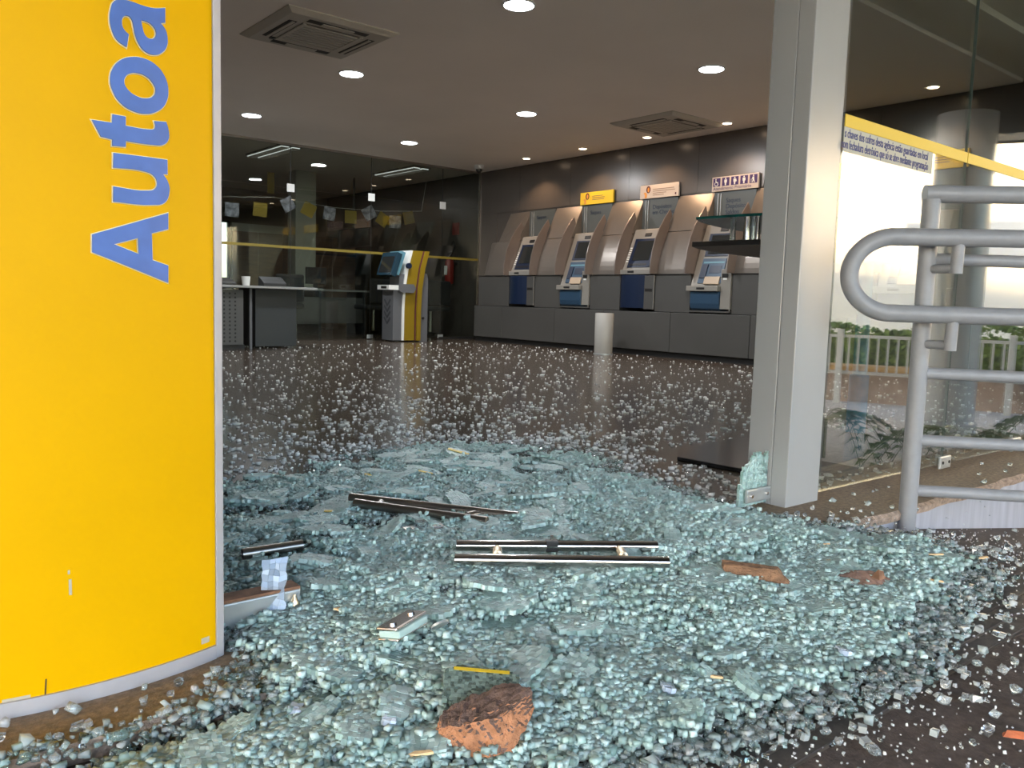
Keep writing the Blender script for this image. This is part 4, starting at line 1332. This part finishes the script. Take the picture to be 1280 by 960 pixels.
def put(src, name, x, y, z, rx, ry, rz, sc_, label, group, cat='broken glass'):
    if src not in first:
        o = src
        first[src] = True
    else:
        o = src.copy()
        COL.objects.link(o)
    o.name = name
    o.location = (x, y, z)
    o.rotation_euler = (rx, ry, rz)
    o.scale = (sc_, sc_, 1)
    tag(o, label, cat, group)
    return o
cnt = 0
r_ = random.Random(21)
while cnt < 180:
    x, y = r_.uniform(.15, 2.4), r_.uniform(.7, 2.75)
    pt = np.array([[x, y]])
    if poly_dist(pt)[0] < .06 or not clear_of(pt, .06)[0]:
        continue
    s = SHEETS[cnt % len(SHEETS)] if y > 1.0 else SHEETS[cnt % 4]
    put(s, 'glass_clump', x, y, surf1(x, y) + .010, r_.gauss(0, .14), r_.gauss(0, .14), r_.uniform(0, 6.28), r_.uniform(1.0, 1.85),
        'flat clump of cracked green glass lying on the heap', 'flat glass clumps on the heap')
    cnt += 1
cnt = 0
while cnt < 105:
    x, y = r_.uniform(.85, 2.6), r_.uniform(.15, 1.15)
    pt = np.array([[x, y]])
    dd = poly_dist(pt)[0]
    if dd > 0.02 or (dd < -.12 and r_.random() < .72):
        continue
    put(NUG[cnt % 6], 'glass_nugget', x, y, float(base_z(pt)[0]) + .0055, r_.gauss(0, .1), r_.gauss(0, .1), r_.uniform(0, 6.28), r_.uniform(.7, 1.25),
        'clear glass nugget lying loose on the brown paving', 'loose glass nuggets on the paving')
    cnt += 1
# single large pieces
def single(name, x, y, nxc, nyc, cell, label, rx=0.0, ry=0.0, rz=0.0, m='clump', dz=.012, shape=None, strip=None, thick=.009):
    f_ = 1 if nxc < 5 else 2
    if m == 'clump':
        m = 'sheet'
    o = sheet_mesh(name, nxc * f_, nyc * f_, cell / f_, thick, m, shape, 0, .975).build(name, m)
    o.location = (x, y, surf1(x, y) + dz)
    o.rotation_euler = (rx, ry, rz)
    tag(o, label, 'broken glass')
    if strip:
        lo, hi = strip
        s = B(lo, hi).build('yellow_tape', 'tape')
        s.parent = o
        s['label'] = 'strip of yellow tape stuck on the glass'
    return o
single('glass_sheet', .93, 1.17, 13, 10, .0115, 'large flat sheet of cracked glass right of the steel clamp', .05, .06, .4)
single('glass_sheet', 1.08, 1.10, 12, 8, .0115, 'large cracked glass sheet below the pair of chrome handles', -.05, .04, 1.1)
single('glass_sheet', 1.39, 1.52, 11, 6, .011, 'smooth pale green glass sheet behind the chrome handles', .04, .0, -.7)
single('glass_sheet', .56, 1.0, 7, 5, .011, 'green glass sheet left of the orange stone in the foreground', .1, .0, .9)
single('glass_sheet', .98, .78, 9, 4, .011, 'arched glass sheet at the front edge of the heap', -.25, .2, 2.1)
single('glass_sheet', 1.16, .76, 6, 5, .012, 'small cracked glass sheet standing at the front right of the heap', .45, .1, .3)
single('glass_sheet', 1.56, .86, 8, 4, .011, 'flat glass sheet right of the heap before the brown slate', .05, .1, 2.6)
single('glass_sheet', .80, 1.78, 7, 4, .012, 'flat green glass sheet beside the dark pipe', .0, .08, .2)
single('glass_sheet', 1.30, 2.10, 9, 4, .012, 'flat green glass sheet behind the long dark handle', .05, 0, -.8)
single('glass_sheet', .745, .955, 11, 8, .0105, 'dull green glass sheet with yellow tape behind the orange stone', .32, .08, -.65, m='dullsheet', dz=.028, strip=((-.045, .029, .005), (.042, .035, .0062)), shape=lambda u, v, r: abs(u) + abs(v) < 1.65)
single('glass_sheet', 1.90, 2.62, 8, 5, .013, 'glass sheet with yellow tape farthest inside the hall', .2, .2, -.9, strip=((-.05, -.004, .0055), (.05, .014, .007)))
single('glass_sheet', 1.42, 2.42, 9, 6, .013, 'glass sheet with a yellow tape corner left of centre', .22, .1, -.4, strip=((-.05, -.03, .0055), (.0, -.012, .007)))
single('glass_sheet', 1.56, 2.36, 10, 5, .013, 'long glass sheet with a diagonal yellow tape strip', .1, .12, -1.0, strip=((-.02, -.025, .0055), (.07, -.012, .007)))
single('glass_sheet', 1.02, 1.98, 8, 3, .012, 'glass sliver with yellow tape left of the long dark handle', .1, .0, -.6, strip=((-.02, -.005, .0055), (.03, .006, .007)))
o = single('glass_sheet', .640, 1.478, 4, 9, .0112, 'pale blue cracked glass strip leaning beside the yellow totem', R(64), 0, R(-30), m='bluefilm', dz=.052, shape=lambda u, v, r: True)
for (x, y, lb) in ((.605, .99, 'small blue glass fragment left of the orange stone'), (.52, 1.12, 'small blue glass fragment below the totem corner'), (1.02, .82, 'small blue glass fragment at the front of the heap'), (1.42, .74, 'small blue glass fragment at the right front edge of the heap')):
    single('blue_fragment', x, y, 3, 2, .010, lb, .2, .1, 1.0, m='bluefilm', shape=lambda u, v, r: True)
# shard still clamped at the foot of the column
def jag(u, v, r):
    # u along width (towards column = +1), v upward
    top = .95 - max(0, (-u - .1)) * 1.0 + .12 * math.sin(u * 7)
    return v < top and not (u < -.82 and v > -.1)
sh = sheet_mesh('standing_shard', 22, 25, .0066, .009, 'clump', jag, 0, .945).build('standing_shard', 'shard')
sh.rotation_euler = (R(90), 0, 0)
sh.location = (2.218, 1.492, .0885)
tag(sh, 'jagged green glass shard still standing at the foot of the grey column', 'broken glass')

# ---------------------------------------------------------------- hardware lying in the heap
pf = thing('bottom_patch', (2.235, 1.48, .03), 'zinc door patch fitting clamped to the foot of the grey column', 'door fitting')
rot = Matrix.Rotation(R(-4), 3, 'Y')
q = B((2.165, 1.472, .018), (2.295, 1.484, .062)).build('front_plate', 'zinc', pf, bevel=0.005)
for x in (2.19, 2.27):
    MB().tube([(x, 1.468, .04), (x, 1.473, .04)], .006, 12).build('screw', 'chrome', q)
B((2.165, 1.500, .018), (2.295, 1.512, .062)).build('back_plate', 'zinc', pf, bevel=0.005)

fc = thing('door_bottom_fitting', (.6, 1.48, .03), 'grey metal door fitting bar beside the foot of the yellow totem', 'door fitting')
B((.515, 1.462, .0), (.688, 1.505, .052)).build('bar', 'zinc', fc, bevel=0.003)
B((.516, 1.463, .0525), (.687, 1.504, .058)).build('brown_top', 'rust', fc)
MB().lathe((.672, 1.455, .012), [(.009, 0), (.010, .016), (.006, .024), (.002, .034)], 14).build('pin', 'brass', fc, smooth=True)

def pull_handle(name, ends1, ends2, st_f, label, m, z, r=.0095, stm='brass', mid=None):
    c = (Vector(ends1[0]) + Vector(ends1[1])) / 2
    t = thing(name, (c.x, c.y, z), label, 'door handle')
    for e in (ends1, ends2):
        a, b = Vector((*e[0], z)), Vector((*e[1], z + (e[2] if len(e) > 2 else 0)))
        d_ = (b - a).normalized()
        MB().tube([a, a + d_ * .001, b - d_ * .001, b], [r * .8, r, r, r * .8], 20).build('tube', m, t, smooth=True)
        o = t.children[-1]
    for f in st_f:
        a = Vector((*ends1[0], z)).lerp(Vector((*ends1[1], z)), f)
        b = Vector((*ends2[0], z)).lerp(Vector((*ends2[1], z)), f)
        MB().tube([a, a.lerp(b, .3), a.lerp(b, .32), a.lerp(b, .68), a.lerp(b, .7), b], [.006, .006, .0105, .0105, .006, .006], 14).build('standoff', stm, t, smooth=True)
    if mid:
        a = Vector((*ends2[0], z)).lerp(Vector((*ends2[1], z)), mid)
        B((a.x - .014, a.y - .012, z - .011), (a.x + .014, a.y + .012, z + .013), rz=-.6).build('clamp', 'black', t, bevel=0.002)
        MB().cyl((a.x, a.y), .004, z + .01, z + .024, 10).build('bolt', 'chrome', t)
    return t
zh = .072
pull_handle('pull_handle', ((1.005, 1.395), (1.375, 1.120)), ((1.066, 1.474), (1.444, 1.212)), (.2, .80), 'pair of bright chrome pull handles lying across the glass heap', 'chrome', zh, .0122, 'brass', .47)
pull_handle('pull_handle', ((1.104, 2.01), (1.295, 1.655)), ((1.125, 2.075), (1.395, 1.65)), (.2, .8), 'long dark steel pull handle pair lying further inside the heap', 'darksteel', .052, .0125, 'darksteel')
tp = thing('steel_tube', (.76, 1.76, .03), 'short dull steel tube lying near the yellow totem', 'pipe')
MB().tube([(.690, 1.765, .042), (.825, 1.745, .046)], .0125, 18, cap=False).build('tube', 'darksteel', tp, smooth=True)
MB().tube([(.692, 1.7647, .042), (.7, 1.7635, .042)], .0105, 16).build('dark_bore', 'black', tp)
hc = thing('glass_clamp', (1.14, 1.70, .05), 'small chrome clamp with a clear block above the pair of handles', 'door fitting')
B((1.08, 1.692, .035), (1.185, 1.722, .052), rz=-.25).build('plate', 'darksteel', hc, bevel=0.002)
B((1.11, 1.688, .050), (1.135, 1.715, .068), rz=-.25).build('block', 'acrylic', hc)
B((1.14, 1.675, .04), (1.185, 1.692, .05), rz=-.25).build('lip', 'chrome', hc)
mp = thing('patch_fitting', (.75, 1.20, .03), 'chrome hinge plate with two screws clamped on a glass scrap', 'door fitting')
zz = surf1(.75, 1.2) + .01
tl = Matrix.Rotation(R(24), 3, 'Z') @ Matrix.Rotation(R(-9), 3, 'X')
def trb(name, lo, hi, m, bev=.002):
    mb = B(lo, hi)
    mb.v = [tuple(tl @ Vector(p) + Vector((.752, 1.193, zz + .012))) for p in mb.v]
    return mb.build(name, m, mp, bevel=bev)
trb('bottom_plate', (-.047, -.021, -.012), (.047, .021, -.007), 'chrome')
trb('glass_scrap', (-.044, -.024, -.007), (.044, .019, .006), 'clump')
tpz = trb('top_plate', (-.048, -.022, .006), (.048, .022, .0125), 'chrome', .003)
for x in (-.028, .028):
    mb = MB().tube([(x, 0, .0125), (x, 0, .0155)], .007, 14)
    mb.v = [tuple(tl @ Vector(p) + Vector((.752, 1.193, zz + .012))) for p in mb.v]
    mb.build('screw', 'chrome', tpz)
ws_ = thing('steel_washer', (.80, 1.155, .03), 'dull steel disc with holes beside the chrome hinge plate', 'washer')
q = MB().lathe((0, 0, 0), [(.017, -.002), (.017, .002), (.0, .002)], 20)
mr = Matrix.Rotation(R(-40), 3, 'X')
q.v = [tuple(mr @ Vector(p) + Vector((.808, 1.160, zz + .012))) for p in q.v]
q.build('disc', 'zinc', ws_)
for x in (-.006, .006):
    q = MB().tube([(x, 0, .0015), (x, 0, .0028)], .0022, 8)
    q.v = [tuple(mr @ Vector(p) + Vector((.808, 1.160, zz + .012))) for p in q.v]
    q.build('hole', 'black', ws_)
ml = B((1.83, 1.795, .012), (2.0, 1.815, .02), rz=R(-48)).build('steel_strip', 'chrome', loc=(1.915, 1.805, .016))
tag(ml, 'thin bright steel strip lying at the inner edge of the heap', 'metal strip')

# ---------------------------------------------------------------- stones
def rock(name, pos, pts, mats, label, cat, sub=3, seed=1, amp=.004, rz=0, split=None):
    bm = bmesh.new()
    for p in pts:
        bm.verts.new(p)
    bmesh.ops.convex_hull(bm, input=bm.verts[:])
    bmesh.ops.triangulate(bm, faces=bm.faces[:])
    bmesh.ops.subdivide_edges(bm, edges=bm.edges[:], cuts=sub, use_grid_fill=True)
    r = random.Random(seed)
    ph = [r.uniform(0, 6) for _ in range(6)]
    for v in bm.verts:
        c = v.co
        n_ = (math.sin(c.x * 170 + ph[0]) * math.sin(c.y * 150 + ph[1]) + math.sin(c.z * 190 + ph[2]) * .8 + math.sin((c.x + c.z) * 330 + ph[3]) * .5 + math.sin((c.y - c.z) * 420 + ph[4]) * .4) / 2.2
        v.co += v.co.normalized() * n_ * amp + Vector((r.uniform(-1, 1), r.uniform(-1, 1), r.uniform(-1, 1))) * amp * .25
    bm.normal_update()
    for f in bm.faces:
        f.material_index = 1 if (split and split(f.calc_center_median(), f.normal)) else 0
    me = bpy.data.meshes.new(name)
    bm.to_mesh(me)
    bm.free()
    for q in mats:
        me.materials.append(M[q])
    o = bpy.data.objects.new(name, me)
    COL.objects.link(o)
    o.location = pos
    o.rotation_euler = (0, 0, rz)
    tag(o, label, cat)
    return o
# view direction of the front face is roughly towards the camera (-x,-y)
rock('stone', (.692, .885, -.004), [(-.072, .02, .0), (-.055, .028, .030), (-.02, .05, .045), (.04, .055, .062), (.068, .03, .066), (.074, .0, .050), (.045, -.035, .004), (.0, -.042, .0), (-.05, -.022, .002), (-.06, -.012, .026), (-.03, -.022, .036), (.03, -.02, .050), (.05, .04, .0), (-.02, .05, .0)],
     ['stone', 'stonetop'], 'orange broken stone in the foreground of the glass heap', 'stone', 13, 3, .0045, R(-39), lambda c, n_: n_.z + .10 * math.sin(c.x * 95) + .06 * math.sin(c.x * 240 + c.y * 160) > .60 or c.y > .025)
rock('brick_fragment', (1.565, 1.03, surf1(1.565, 1.03) + .012), [(-.075, -.012, .03), (-.075, .012, .034), (.05, .014, .022), (.075, .004, -.006), (.07, -.016, -.010), (.02, -.018, .0), (-.04, -.018, .006), (-.07, -.012, .008), (.0, .015, .0), (.04, -.014, .022)],
     ['brick'], 'long brown brick fragment on the right of the heap', 'brick', 6, 5, .003, R(-42))
rock('slate_fragment', (1.815, .925, surf1(1.815, .925) + .006), [(-.07, .0, .0), (-.02, .04, .006), (.05, .03, .010), (.075, -.01, .004), (.02, -.05, .0), (-.03, -.035, .002), (.0, .0, .022), (.03, .0, .02)],
     ['slate'], 'flat brown slate fragment right of the brick', 'stone', 3, 8, .003, R(-35))
rock('pebble', (1.83, .885, surf1(1.83, .885) + .02), [(-.014, -.01, 0), (.012, -.012, 0), (.014, .01, .004), (-.01, .012, .0), (.0, .0, .02), (.008, -.008, .016)], ['rust'], 'small rusty pebble on the brown slate', 'stone', 2, 9, .0015)
rock('tile_bit', (1.372, .435, -.018), [(-.018, -.005, 0), (.018, -.006, 0), (.016, .007, .0), (-.015, .007, .0), (-.012, .0, .010), (.012, .0, .009)], ['orange'], 'orange tile bit at the right edge of the paving', 'tile', 2, 4, .0015, R(-50))
sp = [(1.98, 1.10), (2.06, 1.08), (2.05, .98), (2.16, .90), (2.3, .84), (1.98, .82), (1.12, .80), (.72, 1.36), (.60, .90), (1.87, 1.02)]
for i, (x, y) in enumerate(sp):
    L_ = random.uniform(.010, .019)
    o = MB().prism([(-L_, -.002), (-L_ * .3, -.004), (L_, -.002), (L_ * .8, .003), (-L_ * .5, .0035)], -.002, .002, 'z').build('splinter', 'straw')
    o.location = (x, y, surf1(x, y) + .014)
    o.rotation_euler = (random.uniform(-.2, .2), random.uniform(-.2, .2), random.uniform(-1.1, -.3))
    tag(o, 'small tan splinter lying among the broken glass', 'splinter', 'tan splinters among the glass')

# ---------------------------------------------------------------- outdoors seen mirrored in the front glass
struct(B((-60, -60, -.9), (60, 1.2, -.62), 'street').build('ground'), 'street ground around the building')
n_az = R(66)
cc = Vector((12 * math.sin(n_az), 12 * math.cos(n_az), 0))
td = Vector((math.cos(n_az), -math.sin(n_az), 0))
nd = Vector((math.sin(n_az), math.cos(n_az), 0))
def V2(t, dist, z):
    p = nd * dist + td * t
    return Vector((p.x, 2 * 1.421 - p.y, z))        # mirrored in the glass line: the real place outdoors
rzv = math.atan2(-td.y, td.x)                        # direction of the fence line in the real world
def vbox(t0, t1, d0, d1, z0, z1, name, m, parent=None, **k):
    mb = MB()
    P4 = [V2(t0, d0, 0), V2(t1, d0, 0), V2(t1, d1, 0), V2(t0, d1, 0)]
    mb.prism([(p.x, p.y) for p in P4], z0, z1, 'z')
    return mb.build(name, m, parent, **k)
fn = thing('street_fence', V2(0, 12, -.62), 'pale metal picket fence reflected in the front glass', 'fence')
vbox(-6, 7, 11.99, 12.01, .27, .31, 'top_rail', 'fence', fn)
vbox(-6, 7, 11.99, 12.01, -.22, -.18, 'bottom_rail', 'fence', fn)
pk = None
for i in range(109):
    t = -6 + i * .12
    if pk is None:
        pk = vbox(t, t + .024, 11.99, 12.014, -.22, .29, 'picket', 'fence', fn)
        base = V2(t, 12, 0)
    else:
        o = pk.copy()
        COL.objects.link(o)
        o.location = V2(t, 12, 0) - base
for i in range(7):
    t = -5.1 + i * 2.0
    vbox(t, t + .08, 11.96, 12.04, -.64, .38, 'post', 'fence', fn)
struct(vbox(-8, 9, 12.3, 12.7, -.70, -.19, 'wall_kerb', 'kerbface'), 'low pinkish wall behind the street fence')
struct(vbox(-8, 9, 12.28, 12.7, -.19, -.12, 'trim_6', 'kerb'), 'orange kerb strip behind the street fence')
struct(vbox(-9, 12, 15, 15.3, -.8, 3.25, 'wall_opposite', 'render'), 'tall cream boundary wall across the street')
hg = thing('hedge', V2(0, 13.2, -.6), 'clipped green hedge behind the street fence', 'hedge')
hb = MB()
rr_ = random.Random(4)
for i in range(9000):
    t = rr_.uniform(-7, 8)
    dd_ = rr_.uniform(12.75, 13.6)
    zt_ = .43 + .07 * math.sin(t * 1.7) + .05 * math.sin(t * 4.1)
    zz_ = rr_.uniform(-.5, zt_) if rr_.random() < .75 else zt_ + rr_.uniform(-.05, .03)
    if rr_.random() < .6:
        dd_ = 12.75 + rr_.uniform(0, .12)
    c = V2(t, dd_, zz_)
    a = Vector((rr_.uniform(-1, 1), rr_.uniform(-1, 1), rr_.uniform(-1, 1))).normalized() * .05
    b = a.cross(Vector((rr_.uniform(-1, 1), rr_.uniform(-1, 1), rr_.uniform(-1, 1)))).normalized() * .03
    hb.add([c - a, c + b, c + a, c - b], [(0, 1, 2, 3)])
fo = hb.build('foliage', 'hedge', hg)
fo['kind'] = 'stuff'
vbox(-7, 8, 12.9, 13.5, -.64, .30, 'inner_mass', 'hedge', hg)
def palm(t, dist, z0, label, s=1.0):
    c = V2(t, dist, z0)
    p = thing('palm_plant', c, label, 'plant', 'palms outside the front glass')
    rr2 = random.Random(int(t * 100))
    for i in range(11):
        a = i * 2.4 + rr2.uniform(-.2, .2)
        Lf = rr2.uniform(.5, .75) * s
        mb = MB()
        d_ = Vector((math.cos(a), math.sin(a), 0))
        side = Vector((-math.sin(a), math.cos(a), 0))
        prev = None
        for j in range(14):
            u = j / 13
            q = c + d_ * Lf * u * .95 + Vector((0, 0, (.25 + .55 * u - .85 * u * u) * s))
            if j > 1:
                for sg in (1, -1):
                    tip = q + side * sg * .16 * s * math.sin(math.pi * min(1, u + .12)) + d_ * .07 * s - Vector((0, 0, .05 * s))
                    mb.add([q, q + d_ * .045 * s, tip], [(0, 1, 2)])
            if prev is not None:
                mb.tube([prev, q], .004, 4)
            prev = q
        mb.build('frond', 'palm', p)
    MB().tube([c + Vector((0, 0, -.02)), c + Vector((0, 0, .27 * s))], .03 * s, 8).build('stem', 'palm', p)
palm(-.75, 7.4, -.62, 'dark palm plant reflected left in the front glass', 1.2)
palm(.25, 6.6, -.60, 'dark palm plant reflected right of the railing post', 1.2)
palm(1.1, 8.0, -.62, 'dark palm plant farther along the ramp', 1.3)
# canopy pillar and slab over the entrance
def pillar(t, dist, label):
    c = V2(t, dist, 0)
    p = thing('canopy_pillar', (c.x, c.y, -.62), label, 'pillar')
    MB().lathe((c.x, c.y, 0), [(.28, -.64), (.28, 2.66)], 28).build('shaft', 'column', p, smooth=True)
    MB().lathe((c.x, c.y, 0), [(.31, -.64), (.31, -.5), (.28, -.48)], 28).build('foot', 'column', p, smooth=True)
pillar(.2, 9.8, 'round grey canopy pillar reflected in the front glass')
ed_ = [V2(6, 11.7, 0), V2(2.5, 11.5, 0), V2(-1.0, 11.2, 0), V2(-4.2, 11.4, 0)]
cpoly = [(-8, 1.36), (-8, -2.3), (1.5, -2.6)] + [(p.x, p.y) for p in ed_] + [(11.0, 1.36)]  # left part of the slab is added to cut sky light from that side
struct(MB().prism(cpoly, 2.64, 2.9, 'z').build('ceiling_2', 'canopy'), 'underside of the entrance canopy, lengthened at left to block sky light')
# unseen block added to shade the entrance and lower opposite wall from the sun
sd2 = Vector((math.sin(SUN_AZ), math.cos(SUN_AZ)))
sl2 = Vector((sd2.y, -sd2.x))
pA = sd2 * -40 + sl2 * -7
pB = sd2 * -40 + sl2 * 19
pC = sd2 * -46 + sl2 * 19
pD = sd2 * -46 + sl2 * -7
struct(MB().prism([(p.x, p.y) for p in (pA, pD, pC, pB)], -.9, 9.5, 'z').build('sun_blocker', 'blocker'), 'unseen plain block added to shade the entrance from the low sun')
